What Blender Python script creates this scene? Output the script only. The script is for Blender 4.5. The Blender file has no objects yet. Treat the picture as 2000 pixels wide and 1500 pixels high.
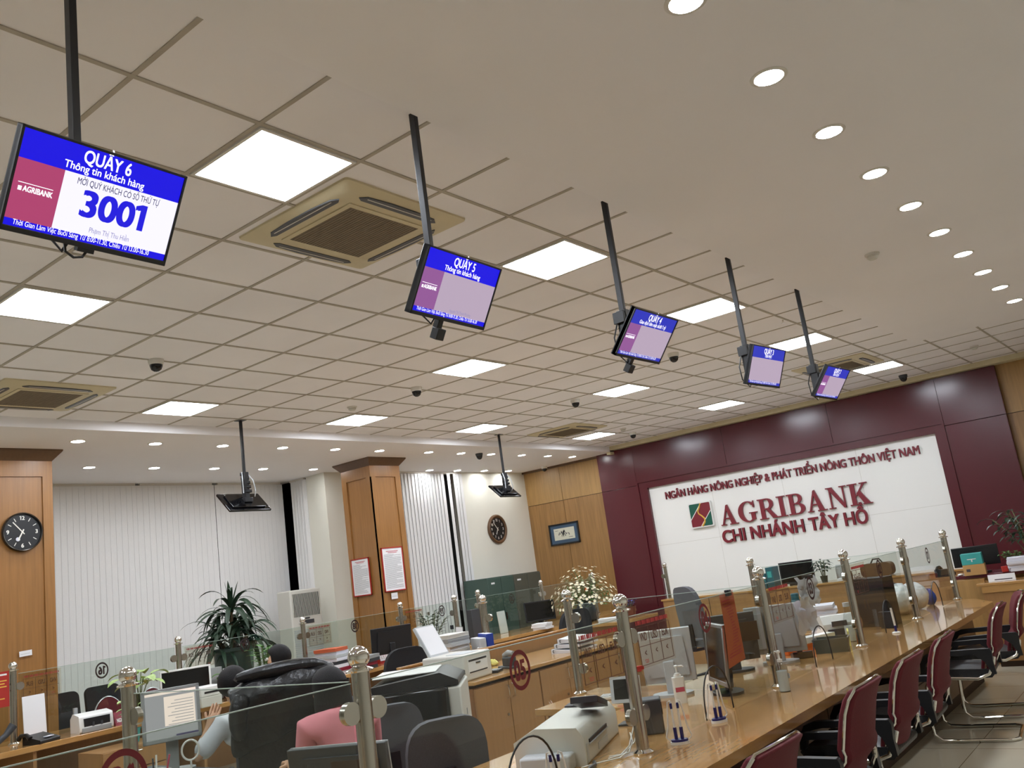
import bpy, math, random
from mathutils import Vector, Matrix, Quaternion
random.seed(7)
PI = math.pi
SC = bpy.context.scene
COL = SC.collection

# ---------------------------------------------------------------- camera, world, exposure
cam_data = bpy.data.cameras.new('camera')
cam_data.sensor_width = 36.0
cam_data.lens = 30.925
cam_data.clip_start = 0.05
camera = bpy.data.objects.new('camera', cam_data)
COL.objects.link(camera)
CAM = Vector((2.9208, -2.2900, 1.6378))
ROWX, ROWY, ROWZ = Vector((0.774, 0.618, -0.135)), Vector((-0.235, 0.082, -0.969)), Vector((-0.588, 0.782, 0.209))
_x = ROWX.normalized(); _z = (-(ROWZ - ROWZ.dot(_x) * _x)).normalized(); _y = _z.cross(_x)
mw = Matrix((_x, _y, _z)).transposed().to_4x4(); mw.translation = CAM
camera.matrix_world = mw
SC.camera = camera

world = bpy.data.worlds.new('night'); SC.world = world
world.use_nodes = True
world.node_tree.nodes['Background'].inputs[0].default_value = (0.010, 0.014, 0.022, 1)
world.node_tree.nodes['Background'].inputs[1].default_value = 1.0
SC.view_settings.view_transform = 'Standard'
SC.view_settings.look = 'None'
SC.view_settings.gamma = 1.0
SC.view_settings.use_curve_mapping = False
SC.view_settings.exposure = 0.58
SC.cycles.max_bounces = 10
SC.cycles.transparent_max_bounces = 24
SC.cycles.glossy_bounces = 4
SC.cycles.sample_clamp_indirect = 6.0
SC.cycles.caustics_reflective = False
SC.cycles.caustics_refractive = False

PANEL_EMIT = 29.0      # ceiling light panels
DOWN_EMIT = 80.0       # round downlights
SCREEN_EMIT = 0.85

def at(px, py, X=None, Y=None, Z=None, D=None):
    """a point of the room on the sight line through a photo pixel, at a known wall, height or distance"""
    d = _x * ((px - 1000) / 1718.07) - _y * ((py - 750) / 1718.07) - _z
    if D is not None:
        return CAM + d.normalized() * D
    i, v = (0, X) if X is not None else (1, Y) if Y is not None else (2, Z)
    return CAM + d * ((v - CAM[i]) / d[i])

# ---------------------------------------------------------------- materials
def lin(c):
    return tuple(((v / 255) / 12.92 if v / 255 <= 0.04045 else ((v / 255 + 0.055) / 1.055) ** 2.4) for v in c)

def _new(name):
    m = bpy.data.materials.new(name); m.use_nodes = True
    return m, m.node_tree.nodes, m.node_tree.links, m.node_tree.nodes['Principled BSDF']

def mat(name, rgb, rough=0.5, metal=0.0, spec=0.5, noise=0.0, scale=20.0, bump=0.0, stretch=None, coat=0.0):
    m, N, L, b = _new(name)
    c = lin(rgb)
    b.inputs['Base Color'].default_value = (*c, 1)
    b.inputs['Roughness'].default_value = rough
    b.inputs['Metallic'].default_value = metal
    b.inputs['Specular IOR Level'].default_value = spec
    b.inputs['Coat Weight'].default_value = coat
    if noise or bump:
        tc = N.new('ShaderNodeTexCoord'); mp = N.new('ShaderNodeMapping'); nz = N.new('ShaderNodeTexNoise')
        if stretch: mp.inputs['Scale'].default_value = stretch
        nz.inputs['Scale'].default_value = scale; nz.inputs['Detail'].default_value = 4
        L.new(tc.outputs['Object'], mp.inputs['Vector']); L.new(mp.outputs['Vector'], nz.inputs['Vector'])
        if noise:
            rp = N.new('ShaderNodeValToRGB')
            rp.color_ramp.elements[0].position = 0.3; rp.color_ramp.elements[1].position = 0.7
            rp.color_ramp.elements[0].color = (*[v * (1 - noise) for v in c], 1)
            rp.color_ramp.elements[1].color = (*[min(1, v * (1 + noise * 0.7)) for v in c], 1)
            L.new(nz.outputs['Fac'], rp.inputs['Fac']); L.new(rp.outputs['Color'], b.inputs['Base Color'])
        if bump:
            bp = N.new('ShaderNodeBump'); bp.inputs['Strength'].default_value = bump; bp.inputs['Distance'].default_value = 0.01
            L.new(nz.outputs['Fac'], bp.inputs['Height']); L.new(bp.outputs['Normal'], b.inputs['Normal'])
    return m

def wood(name, rgb, rough=0.4, grain=(9, 9, 0.7), amount=0.16, coat=0.0):
    return mat(name, rgb, rough, noise=amount, scale=4.0, stretch=grain, coat=coat)

def emit(name, rgb, strength):
    m, N, L, b = _new(name)
    b.inputs['Base Color'].default_value = (0, 0, 0, 1)
    b.inputs['Specular IOR Level'].default_value = 0.3
    b.inputs['Roughness'].default_value = 0.3
    b.inputs['Emission Color'].default_value = (*lin(rgb), 1)
    b.inputs['Emission Strength'].default_value = strength
    return m

def glass(name, tint=(0.90, 0.93, 0.91), rough=0.0, gloss=1.0):
    m = bpy.data.materials.new(name); m.use_nodes = True
    N, L = m.node_tree.nodes, m.node_tree.links; N.clear()
    out = N.new('ShaderNodeOutputMaterial'); mx = N.new('ShaderNodeMixShader'); fr = N.new('ShaderNodeFresnel')
    tr = N.new('ShaderNodeBsdfTransparent'); gl = N.new('ShaderNodeBsdfGlossy'); ml = N.new('ShaderNodeMath')
    fr.inputs['IOR'].default_value = 1.45; tr.inputs['Color'].default_value = (*tint, 1); gl.inputs['Roughness'].default_value = rough
    ml.operation = 'MULTIPLY'; ml.inputs[1].default_value = gloss
    geo = N.new('ShaderNodeNewGeometry'); fb = N.new('ShaderNodeMath'); fb.operation = 'SUBTRACT'; fb.inputs[0].default_value = 1.0
    m2 = N.new('ShaderNodeMath'); m2.operation = 'MULTIPLY'
    L.new(geo.outputs['Backfacing'], fb.inputs[1]); L.new(fr.outputs[0], ml.inputs[0])
    L.new(ml.outputs[0], m2.inputs[0]); L.new(fb.outputs[0], m2.inputs[1]); L.new(m2.outputs[0], mx.inputs['Fac'])
    L.new(tr.outputs[0], mx.inputs[1]); L.new(gl.outputs[0], mx.inputs[2]); L.new(mx.outputs[0], out.inputs[0])
    return m

def floor_tiles(name):
    m, N, L, b = _new(name)
    tc = N.new('ShaderNodeTexCoord'); br = N.new('ShaderNodeTexBrick')
    br.offset = 0.0; br.inputs['Scale'].default_value = 1.0
    br.inputs['Brick Width'].default_value = 0.6; br.inputs['Row Height'].default_value = 0.6
    br.inputs['Mortar Size'].default_value = 0.003
    br.inputs['Color1'].default_value = (*lin((204, 197, 178)), 1); br.inputs['Color2'].default_value = (*lin((198, 191, 172)), 1)
    br.inputs['Mortar'].default_value = (*lin((120, 108, 84)), 1)
    L.new(tc.outputs['Object'], br.inputs['Vector']); L.new(br.outputs['Color'], b.inputs['Base Color'])
    b.inputs['Roughness'].default_value = 0.16
    return m

M = dict(
    tile=mat('ceiling_tile', (240, 237, 238), 0.9, noise=0.035, scale=1.3),
    tbar=mat('ceiling_bar', (176, 168, 154), 0.7, noise=0.10, scale=6),
    plaster=mat('white_plaster', (240, 237, 238), 0.85, noise=0.02, scale=0.8),
    cream=mat('cream_paint', (232, 230, 218), 0.8, noise=0.02, scale=1.5),
    floor=floor_tiles('floor_tile'),
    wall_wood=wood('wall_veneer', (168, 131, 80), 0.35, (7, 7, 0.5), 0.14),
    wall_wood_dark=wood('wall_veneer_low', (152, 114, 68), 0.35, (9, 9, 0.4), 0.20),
    pillar_wood=wood('pillar_veneer', (152, 107, 58), 0.35, (10, 10, 0.5), 0.14),
    crown=wood('crown_wood', (98, 70, 46), 0.45, amount=0.1),
    desk=wood('desk_wood', (182, 138, 84), 0.22, (1.2, 12, 8), 0.12, coat=0.4),
    desk_y=wood('desk_wood_long', (182, 138, 84), 0.13, (12, 1.0, 8), 0.13, coat=0.5),
    cab=wood('cabinet_wood', (160, 118, 74), 0.4, (10, 10, 0.8), 0.08),
    cab_dark=wood('cabinet_side_wood', (138, 92, 52), 0.4, (10, 10, 0.8), 0.10),
    front=wood('counter_front_wood', (104, 76, 50), 0.4, (2, 2, 8), 0.15),
    groove=mat('groove', (60, 42, 26), 0.7),
    maroon=mat('maroon_lacquer', (84, 28, 36), 0.22, noise=0.03, scale=2),
    maroon_text=mat('maroon_letter', (122, 32, 44), 0.35),
    maroon_side=mat('maroon_letter_side', (96, 26, 36), 0.5),
    white_board=mat('white_board', (236, 235, 230), 0.4),
    seam=mat('board_seam', (196, 192, 182), 0.6),
    green_logo=mat('logo_green', (10, 84, 66), 0.4),
    gold=mat('logo_gold', (222, 176, 72), 0.4),
    white=mat('white_plastic', (226, 226, 222), 0.4),
    offwhite=mat('offwhite_plastic', (205, 203, 194), 0.45),
    grey_plastic=mat('grey_plastic', (150, 152, 152), 0.5),
    ltgrey=mat('light_grey_plastic', (186, 190, 192), 0.45),
    dkgrey=mat('dark_grey_plastic', (58, 60, 64), 0.5),
    black=mat('black_plastic', (22, 22, 25), 0.4),
    blackgloss=mat('black_gloss', (10, 10, 12), 0.12),
    leather=mat('black_leather', (30, 30, 33), 0.42, noise=0.2, scale=60, bump=0.25),
    fabric=mat('grey_fabric', (92, 92, 97), 0.95, noise=0.12, scale=220, bump=0.2),
    fabric_black=mat('black_fabric', (34, 34, 37), 0.95, noise=0.15, scale=200, bump=0.2),
    red_fabric=mat('red_fabric', (94, 16, 27), 0.8, noise=0.1, scale=160, bump=0.15),
    chrome=mat('chrome', (226, 224, 218), 0.1, metal=1.0),
    steel=mat('brushed_steel', (176, 172, 162), 0.24, metal=1.0),
    alu=mat('aluminium', (180, 182, 184), 0.35, metal=1.0),
    glass=glass('partition_glass', (0.93, 0.95, 0.93), 0.0, 0.55),
    glass_left=glass('green_glass', (0.88, 0.92, 0.89)),
    glass_edge=mat('glass_edge', (168, 186, 176), 0.2),
    clear=glass('clear_plastic', (0.86, 0.88, 0.87), 0.05),
    acrylic=glass('clear_acrylic', (0.90, 0.90, 0.90), 0.02),
    blind=mat('blind_fabric', (236, 236, 236), 0.9, noise=0.03, scale=30, stretch=(1, 1, 8)),
    night=mat('night_glass', (8, 9, 14), 0.05),
    lit_sign=emit('street_sign', (120, 190, 255), 1.2),
    led=emit('led_panel', (238, 245, 255), PANEL_EMIT),
    down=emit('downlight', (246, 248, 250), DOWN_EMIT),
    trim_white=mat('white_trim', (220, 216, 208), 0.5),
    ac=mat('ac_plastic', (206, 194, 160), 0.5, noise=0.06, scale=5),
    ac_grille=mat('ac_grille', (126, 112, 92), 0.7, noise=0.1, scale=40),
    ac_slot=mat('ac_slot', (74, 76, 80), 0.4),
    paper=mat('paper', (232, 232, 234), 0.8),
    paper_b=mat('bluish_paper', (218, 219, 230), 0.8),
    ink=mat('ink', (70, 66, 72), 0.8),
    red_paper=mat('red_paper', (168, 40, 30), 0.7),
    orange_paper=mat('orange_notice', (188, 92, 58), 0.7),
    yellow=mat('yellow_paper', (228, 220, 130), 0.8),
    pink=mat('pink_plastic', (188, 60, 88), 0.4),
    lime=mat('lime_plastic', (150, 176, 84), 0.4),
    teal=mat('teal', (60, 160, 156), 0.5),
    dkteal=mat('dark_teal', (36, 88, 98), 0.4),
    blue=mat('binder_blue', (34, 62, 150), 0.45),
    navy=mat('navy_plastic', (30, 28, 96), 0.4),
    orange=mat('orange_carton', (226, 110, 34), 0.6),
    carton=mat('carton', (186, 146, 92), 0.8),
    safe=mat('green_metal', (62, 84, 76), 0.45),
    safe_grey=mat('greygreen_metal', (82, 84, 74), 0.45),
    leaf_dark=mat('dark_leaf', (40, 62, 44), 0.45, noise=0.2, scale=6),
    leaf=mat('leaf', (82, 128, 60), 0.5, noise=0.2, scale=8),
    leaf_pale=mat('variegated_leaf', (162, 186, 116), 0.5, noise=0.35, scale=40),
    stem=mat('stem', (96, 106, 66), 0.6),
    trunk=mat('trunk', (104, 84, 60), 0.8, noise=0.2, scale=30),
    pot_dark=mat('dark_pot', (52, 66, 62), 0.4),
    pot_brown=mat('brown_pot', (112, 62, 48), 0.5),
    soil=mat('soil', (48, 38, 28), 0.95),
    petal=mat('petal', (236, 232, 208), 0.7),
    petal_y=mat('flower_eye', (226, 186, 70), 0.7),
    vase_grey=mat('grey_vase', (56, 60, 62), 0.4),
    vase_glass=glass('vase_glass', (0.55, 0.52, 0.36), 0.05),
    skin=mat('skin', (206, 160, 128), 0.55, noise=0.04, scale=30),
    hair=mat('black_hair', (20, 17, 18), 0.6, spec=0.25, noise=0.3, scale=60, stretch=(6, 6, 0.5), bump=0.4),
    shirt=mat('white_shirt', (222, 222, 228), 0.85, noise=0.05, scale=14, bump=0.3),
    pinkshirt=mat('pink_shirt', (214, 132, 142), 0.9, noise=0.06, scale=12, bump=0.3),
    trousers=mat('dark_trousers', (38, 38, 46), 0.9),
    lips=mat('lips', (160, 88, 80), 0.5),
    eye=mat('eye_white', (232, 230, 226), 0.3),
    sBlue=emit('screen_blue', (20, 12, 205), SCREEN_EMIT),
    sBlue2=emit('screen_blue_dim', (48, 56, 186), SCREEN_EMIT * 0.8),
    sWhite=emit('screen_white', (226, 224, 244), SCREEN_EMIT),
    sWhite2=emit('screen_white_dim', (166, 149, 168), SCREEN_EMIT),
    sMar=emit('screen_maroon', (158, 60, 100), SCREEN_EMIT),
    sMar2=emit('screen_maroon_dim', (132, 80, 136), SCREEN_EMIT),
    sTxtW=emit('screen_text_white', (250, 248, 255), SCREEN_EMIT * 1.1),
    sTxtB=emit('screen_text_blue', (28, 22, 200), SCREEN_EMIT),
    sTxtD=emit('screen_text_dark', (60, 56, 84), SCREEN_EMIT),
    sTxtG=emit('screen_text_grey', (130, 126, 168), SCREEN_EMIT),
    sGrey=emit('desktop_grey', (140, 140, 142), SCREEN_EMIT),
    sPale=emit('desktop_window', (222, 206, 194), SCREEN_EMIT),
    dial=mat('clock_dial', (24, 25, 28), 0.4),
    dialmark=mat('clock_mark', (232, 230, 222), 0.5),
    rim=mat('clock_rim', (60, 56, 52), 0.25, metal=0.6),
    frame_dark=mat('picture_frame', (22, 24, 28), 0.3),
    mount_blue=mat('picture_mount', (62, 84, 106), 0.7),
    certificate=mat('certificate', (206, 204, 186), 0.7),
    sticker=mat('number_sticker', (112, 24, 34), 0.5),
    sticker_dark=mat('number_sticker_dark', (54, 18, 28), 0.5),
    rate_red=mat('rate_sheet_red', (176, 62, 62), 0.7),
    rate_pale=glass('rate_sheet', (0.965, 0.93, 0.885), 0.35, 0.25),
    rate_ink=mat('rate_sheet_ink', (92, 56, 44), 0.7),
    sign_maroon=mat('desk_sign', (130, 30, 48), 0.4),
    bag=mat('plastic_bag', (222, 224, 226), 0.3, noise=0.15, scale=25, bump=0.8),
    jacket=mat('leather_jacket', (20, 20, 22), 0.34, noise=0.2, scale=30, bump=0.5),
    bottle_liquid=mat('gel', (206, 214, 214), 0.1),
    keys=mat('key_caps', (196, 196, 196), 0.5),
)

# ---------------------------------------------------------------- mesh builder
class MB:
    def __init__(s): s.v = []; s.f = []; s.m = []
    def add(s, vs, fs, m=0):
        o = len(s.v); s.v += [tuple(v) for v in vs]
        for f in fs: s.f.append(tuple(i + o for i in f)); s.m.append(m)
        return s
    def box(s, x0, x1, y0, y1, z0, z1, m=0, T=None):
        vs = [Vector((x, y, z)) for z in (z0, z1) for y in (y0, y1) for x in (x0, x1)]
        if T: vs = [T @ v for v in vs]
        return s.add(vs, [(0, 2, 3, 1), (4, 5, 7, 6), (0, 1, 5, 4), (2, 6, 7, 3), (0, 4, 6, 2), (1, 3, 7, 5)], m)
    def cbox(s, c, d, m=0, T=None):
        return s.box(c[0] - d[0] / 2, c[0] + d[0] / 2, c[1] - d[1] / 2, c[1] + d[1] / 2, c[2] - d[2] / 2, c[2] + d[2] / 2, m, T)
    def prism(s, pts, d0, d1, axis='z', m=0, T=None, side=None):
        """outline pts (a, b) swept from d0 to d1; axis z: (a,b,d)  y: (a,d,b)  x: (d,a,b)"""
        def P(a, b, d):
            v = Vector((a, b, d) if axis == 'z' else (a, d, b) if axis == 'y' else (d, a, b))
            return T @ v if T else v
        n = len(pts)
        vs = [P(a, b, d0) for a, b in pts] + [P(a, b, d1) for a, b in pts]
        s.add(vs, [tuple(range(n)), tuple(range(2 * n - 1, n - 1, -1))], m)
        return s.add(vs, [(i, (i + 1) % n, n + (i + 1) % n, n + i) for i in range(n)], m if side is None else side)
    def cyl(s, p0, p1, r0, r1=None, n=16, m=0, caps=True):
        return s.tube([p0, p1], [r0, r0 if r1 is None else r1], n, m, caps)
    def tube(s, path, r, n=8, m=0, caps=True, closed=False):
        path = [Vector(p) for p in path]; k = len(path)
        rs = r if isinstance(r, (list, tuple)) else [r] * k
        rings = []; ref = None
        for i, p in enumerate(path):
            a = path[(i - 1) % k] if (closed or i > 0) else p
            b = path[(i + 1) % k] if (closed or i < k - 1) else p
            t = (b - a)
            if t.length < 1e-9: t = Vector((0, 0, 1))
            t.normalize()
            if ref is None:
                ref = Vector((0, 0, 1)) if abs(t.z) < 0.9 else Vector((1, 0, 0))
            u = (ref - t * ref.dot(t))
            if u.length < 1e-6: u = t.orthogonal()
            u.normalize(); w = t.cross(u); ref = u
            rings.append([p + (u * math.cos(2 * PI * j / n) + w * math.sin(2 * PI * j / n)) * rs[i] for j in range(n)])
        vs = [v for q in rings for v in q]; fs = []
        for i in range(k if closed else k - 1):
            a, b = i * n, ((i + 1) % k) * n
            fs += [(a + j, a + (j + 1) % n, b + (j + 1) % n, b + j) for j in range(n)]
        if caps and not closed:
            fs += [tuple(range(n - 1, -1, -1)), tuple(range((k - 1) * n, k * n))]
        return s.add(vs, fs, m)
    def lathe(s, prof, n=24, c=(0, 0, 0), m=0, T=None):
        c = Vector(c); vs = []; fs = []; k = len(prof)
        for r, z in prof:
            for j in range(n):
                v = Vector((r * math.cos(2 * PI * j / n), r * math.sin(2 * PI * j / n), z))
                vs.append((T @ v if T else v) + c)
        for i in range(k - 1):
            fs += [(i * n + j, i * n + (j + 1) % n, (i + 1) * n + (j + 1) % n, (i + 1) * n + j) for j in range(n)]
        if prof[0][0] > 1e-6: fs.append(tuple(range(n - 1, -1, -1)))
        if prof[-1][0] > 1e-6: fs.append(tuple(range((k - 1) * n, k * n)))
        return s.add(vs, fs, m)
    def ball(s, c, r, n=16, m=0, sc=(1, 1, 1), T=None):
        k = max(6, n // 2)
        S = Matrix.Diagonal((*sc, 1))
        S = (T @ S) if T else S
        return s.lathe([(max(1e-4, r * math.sin(PI * i / k)), -r * math.cos(PI * i / k)) for i in range(k + 1)], n, c, m, S)
    def quad(s, pts, m=0): return s.add(pts, [tuple(range(len(pts)))], m)
    def disc(s, c, r, normal, n=24, m=0, th=0.002):
        nn = Vector(normal).normalized()
        return s.cyl(Vector(c) - nn * th / 2, Vector(c) + nn * th / 2, r, n=n, m=m)
    def strip(s, left, right, m=0):
        k = len(left)
        return s.add(list(left) + list(right), [(i, i + 1, k + i + 1, k + i) for i in range(k - 1)], m)
    def build(s, name, mats, parent=None, loc=None, rot=None, bevel=0.0, smooth=True, seg=2, angle=35, solid=0.0, subsurf=0):
        me = bpy.data.meshes.new(name)
        me.from_pydata(s.v, [], s.f)
        for k in (mats if isinstance(mats, (list, tuple)) else [mats]): me.materials.append(M[k])
        me.polygons.foreach_set('material_index', s.m)
        if smooth:
            me.polygons.foreach_set('use_smooth', [True] * len(s.f))
        me.update(); me.validate()
        if smooth: me.set_sharp_from_angle(angle=math.radians(angle))
        o = bpy.data.objects.new(name, me); COL.objects.link(o)
        if parent: o.parent = parent
        if loc is not None: o.location = loc
        if rot is not None: o.rotation_euler = rot
        if solid:
            b = o.modifiers.new('thickness', 'SOLIDIFY'); b.thickness = solid; b.offset = 0
        if subsurf:
            b = o.modifiers.new('smooth', 'SUBSURF'); b.levels = subsurf; b.render_levels = subsurf
        if bevel:
            b = o.modifiers.new('edge', 'BEVEL'); b.width = bevel; b.segments = seg; b.limit_method = 'ANGLE'; b.angle_limit = math.radians(40)
        return o

def tag(o, label, cat, group=None, kind=None):
    o['label'] = label; o['category'] = cat
    if group: o['group'] = group
    if kind: o['kind'] = kind
    return o

def thing(name, label, cat, loc=(0, 0, 0), rz=0.0, group=None, kind=None):
    o = bpy.data.objects.new(name, None); COL.objects.link(o)
    o.empty_display_size = 0.1
    o.location = loc; o.rotation_euler = (0, 0, rz)
    return tag(o, label, cat, group, kind)

def single(mb, name, mats, label, cat, loc=(0, 0, 0), rz=0.0, group=None, **k):
    return tag(mb.build(name, mats, None, loc, (0, 0, rz), **k), label, cat, group)

def struct(mb, name, mats, label=None, cat=None, **k):
    o = mb.build(name, mats, **k); o['kind'] = 'structure'
    if label: o['label'] = label; o['category'] = cat or name.split('_')[0]
    return o

def dup(root, loc, rz=None, label=None):
    r = root.copy(); COL.objects.link(r); r.location = loc
    if rz is not None: r.rotation_euler = (0, 0, rz)
    if label: r['label'] = label
    for ch in list(root.children):
        c = ch.copy(); COL.objects.link(c); c.parent = r
        for g in list(ch.children):
            d = g.copy(); COL.objects.link(d); d.parent = c
    return r

def RZ(a): return Matrix.Rotation(a, 4, 'Z')
def RX(a): return Matrix.Rotation(a, 4, 'X')
def RY(a): return Matrix.Rotation(a, 4, 'Y')
def TR(*v): return Matrix.Translation(Vector(v))

# ---------------------------------------------------------------- lettering
ACC = {'Ờ': ('O', 'hg'), 'Ơ': ('O', 'h'), 'ờ': ('o', 'hg'), 'ơ': ('o', 'h'), 'ớ': ('o', 'ha'), 'ệ': ('ê', 'd'), 'ề': ('ê', 'g'), 'ế': ('ê', 'a')}
_glyph = {}
def _raw(s):
    cu = bpy.data.curves.new('g', 'FONT'); cu.body = s; cu.size = 1.0
    o = bpy.data.objects.new('g', cu); COL.objects.link(o)
    dg = bpy.context.evaluated_depsgraph_get()
    me = o.evaluated_get(dg).to_mesh()
    vs = [(v.co.x, v.co.y) for v in me.vertices]; fs = [tuple(p.vertices) for p in me.polygons]
    o.evaluated_get(dg).to_mesh_clear()
    bpy.data.objects.remove(o); bpy.data.curves.remove(cu)
    return vs, fs
_hh = None
def glyph(ch):
    global _hh
    if ch in _glyph: return _glyph[ch]
    def width(s):
        xs = [v[0] for v in _raw(s)[0]]; return max(xs) - min(xs)
    if _hh is None: _hh = width('HH')
    base, marks = ACC.get(ch, (ch, ''))
    adv = width('H' + base + 'H') - _hh
    vs, fs = _raw(base) if base != ' ' else ([], [])
    vs = list(vs); fs = list(fs)
    if marks:
        x0 = min(v[0] for v in vs); x1 = max(v[0] for v in vs); y1 = max(v[1] for v in vs); cx = (x0 + x1) / 2
        def q(pts):
            o = len(vs); vs.extend(pts); fs.append(tuple(range(o, o + len(pts))))
        for k in marks:
            if k == 'h': q([(x1 - .12, y1 - .07), (x1 - .02, y1 - .10), (x1 + .07, y1 + .10), (x1 - .02, y1 + .10)])
            if k == 'g': q([(cx - .02, y1 + .05), (cx + .07, y1 + .05), (cx - .06, y1 + .22), (cx - .18, y1 + .22)])
            if k == 'a': q([(cx - .07, y1 + .05), (cx + .02, y1 + .05), (cx + .18, y1 + .22), (cx + .06, y1 + .22)])
            if k == 'd': q([(cx - .06, -.2), (cx + .05, -.2), (cx + .05, -.09), (cx - .06, -.09)])
    if ch == '1':
        vs = [(.17, 0), (.27, 0), (.27, .70), (.19, .70), (.17, .62), (.17, .60), (.02, .545), (.02, .63)]; fs = [(0, 1, 2, 3, 4, 5), (5, 6, 7, 3)]; vs = [(x, y) for x, y in vs]; fs = [(0, 1, 2, 3, 5), (5, 3, 7, 6)]; adv = .40
    _glyph[ch] = (vs, fs, adv)
    return _glyph[ch]

def text(mb, s, T, size=1.0, width=None, bold=0.0, m=0, align='c', depth=0.0, track=0.0, sx=1.0):
    """letters in the local x-y plane of T; cap height about 0.69 of size; width squeezes to a known length"""
    tot = 0; items = []
    for ch in s:
        vs, fs, adv = glyph(ch); items.append((tot, vs, fs)); tot += adv + track
    tot -= track
    kx = size * sx if width is None else width / tot
    x0 = {'c': -tot / 2, 'l': 0, 'r': -tot}[align]
    offs = [(0, 0)] if not bold else [(-bold, -bold * .6), (bold, -bold * .6), (-bold, bold * .6), (bold, bold * .6)]
    for i, (dx, dy) in enumerate(offs):
        for px, vs, fs in items:
            if not vs: continue
            P = [Vector(((x0 + px + v[0] + dx) * kx, (v[1] + dy) * size, depth + i * 1e-5)) for v in vs]
            mb.add([T @ p for p in P], fs, m)
            if depth:
                cnt = {}
                for f in fs:
                    for a, b in zip(f, f[1:] + f[:1]):
                        cnt[(a, b)] = 1
                for (a, b) in cnt:
                    if (b, a) not in cnt:
                        A0 = Vector((P[a].x, P[a].y, 0)); B0 = Vector((P[b].x, P[b].y, 0))
                        mb.add([T @ P[b], T @ P[a], T @ A0, T @ B0], [(0, 1, 2, 3)], m)
    return mb

def face_T(origin, right, up):
    r = Vector(right).normalized(); u = Vector(up).normalized(); n = r.cross(u)
    t = Matrix((r, u, n)).transposed().to_4x4(); t.translation = Vector(origin)
    return t

# ================================================================ THE SETTING
H, SOF, BACK = 3.75, 3.65, 12.40
struct(MB().box(-9.6, 5.2, -8.0, 12.6, -0.1, 0), 'floor', 'floor')
struct(MB().box(-9.6, 5.2, -8.0, 12.6, H, H + 0.1), 'ceiling', 'tile')
g = MB()
for i in range(-13, 21): g.box(-5.84, 5.0, i * 0.6 - 0.011, i * 0.6 + 0.011, H - 0.005, H + 0.002)
for j in range(-8, 10): g.box(-j * 0.6 - 0.011, -j * 0.6 + 0.011, -7.8, 12.3, H - 0.0055, H + 0.002)
struct(g, 'ceiling_grid', 'tbar', smooth=False)
struct(MB().box(0.59, 5.1, -7.9, 8.78, SOF, H), 'ceiling_soffit_right', 'plaster')
struct(MB().box(-9.5, -5.84, -7.9, 12.4, SOF, H), 'ceiling_soffit_left', 'plaster')
# back wall: veneer boards with shadow gaps
w = MB().box(-8.6, 5.1, BACK + 0.012, BACK + 0.1, 0, H, 1)
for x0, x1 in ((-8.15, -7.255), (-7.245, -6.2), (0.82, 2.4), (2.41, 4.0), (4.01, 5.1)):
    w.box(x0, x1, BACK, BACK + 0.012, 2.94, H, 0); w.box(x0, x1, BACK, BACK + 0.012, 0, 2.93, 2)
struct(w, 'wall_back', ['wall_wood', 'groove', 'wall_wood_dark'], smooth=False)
struct(MB().box(4.9, 5.1, -7.9, 12.5, 0, H), 'wall_right', 'cream')
struct(MB().box(-9.5, 5.1, -8.0, -7.85, 0, H), 'wall_front', 'cream')
w = MB().box(-8.66, -8.2, 7.12, 8.62, 0, SOF).box(-8.62, -8.15, 10.42, 12.42, 0, SOF).box(-9.55, -9.3, -7.9, 0.4, 0, SOF)
struct(w, 'wall_left', 'cream')
struct(MB().box(-9.5, -9.42, 0.4, 7.3, 0, SOF), 'window_1', 'night')
struct(MB().box(-9.42, -8.66, 7.2, 7.28, 0, SOF), 'window_2', 'night')
struct(MB().box(-8.5, -8.42, 8.6, 10.45, 0, SOF), 'window_3', 'night')
struct(MB().box(-5.84, 5.0, 12.16, 12.40, 3.675, H).box(-5.92, -5.84, 12.16, 12.4, 3.6, H), 'trim_1', 'ac')
struct(MB().box(-8.15, -5.9, 12.34, 12.40, 3.61, SOF), 'trim_2', 'crown')

def pillar(y0, y1, name):
    x0, x1 = -7.6, -6.94
    b = MB().box(x0 + .02, x1 - .018, y0 + .018, y1 - .02, 0, SOF, 0)
    for z0, z1 in ((0, .12), (3.36, SOF)):
        b.box(x0, x1, y0, y1, z0, z1, 0)
    for a, c in ((y0, y0 + .105), (y1 - .105, y1)):
        b.box(x1 - .018, x1, a, c, .12, 3.36, 0)
    for a, c in ((x0, x0 + .105), (x1 - .105, x1)):
        b.box(a, c, y0, y0 + .018, .12, 3.36, 0)
    o = struct(b, name, 'pillar_wood', smooth=False)
    vs = []
    for z, d in ((3.53, .0), (3.555, .02), (3.62, .075), (3.635, .085), (SOF, .085)):
        vs += [(x0 - d, y0 - d, z), (x1 + d, y0 - d, z), (x1 + d, y1 + d, z), (x0 - d, y1 + d, z)]
    c = MB()
    c.add(vs, [(k * 4 + i, k * 4 + (i + 1) % 4, k * 4 + 4 + (i + 1) % 4, k * 4 + 4 + i) for k in range(4) for i in range(4)])
    c.build('crown_moulding', 'crown', o, smooth=False)
    return o
pillar(1.56, 2.24, 'pillar_1')
pillar(6.95, 7.58, 'pillar_2')

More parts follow.
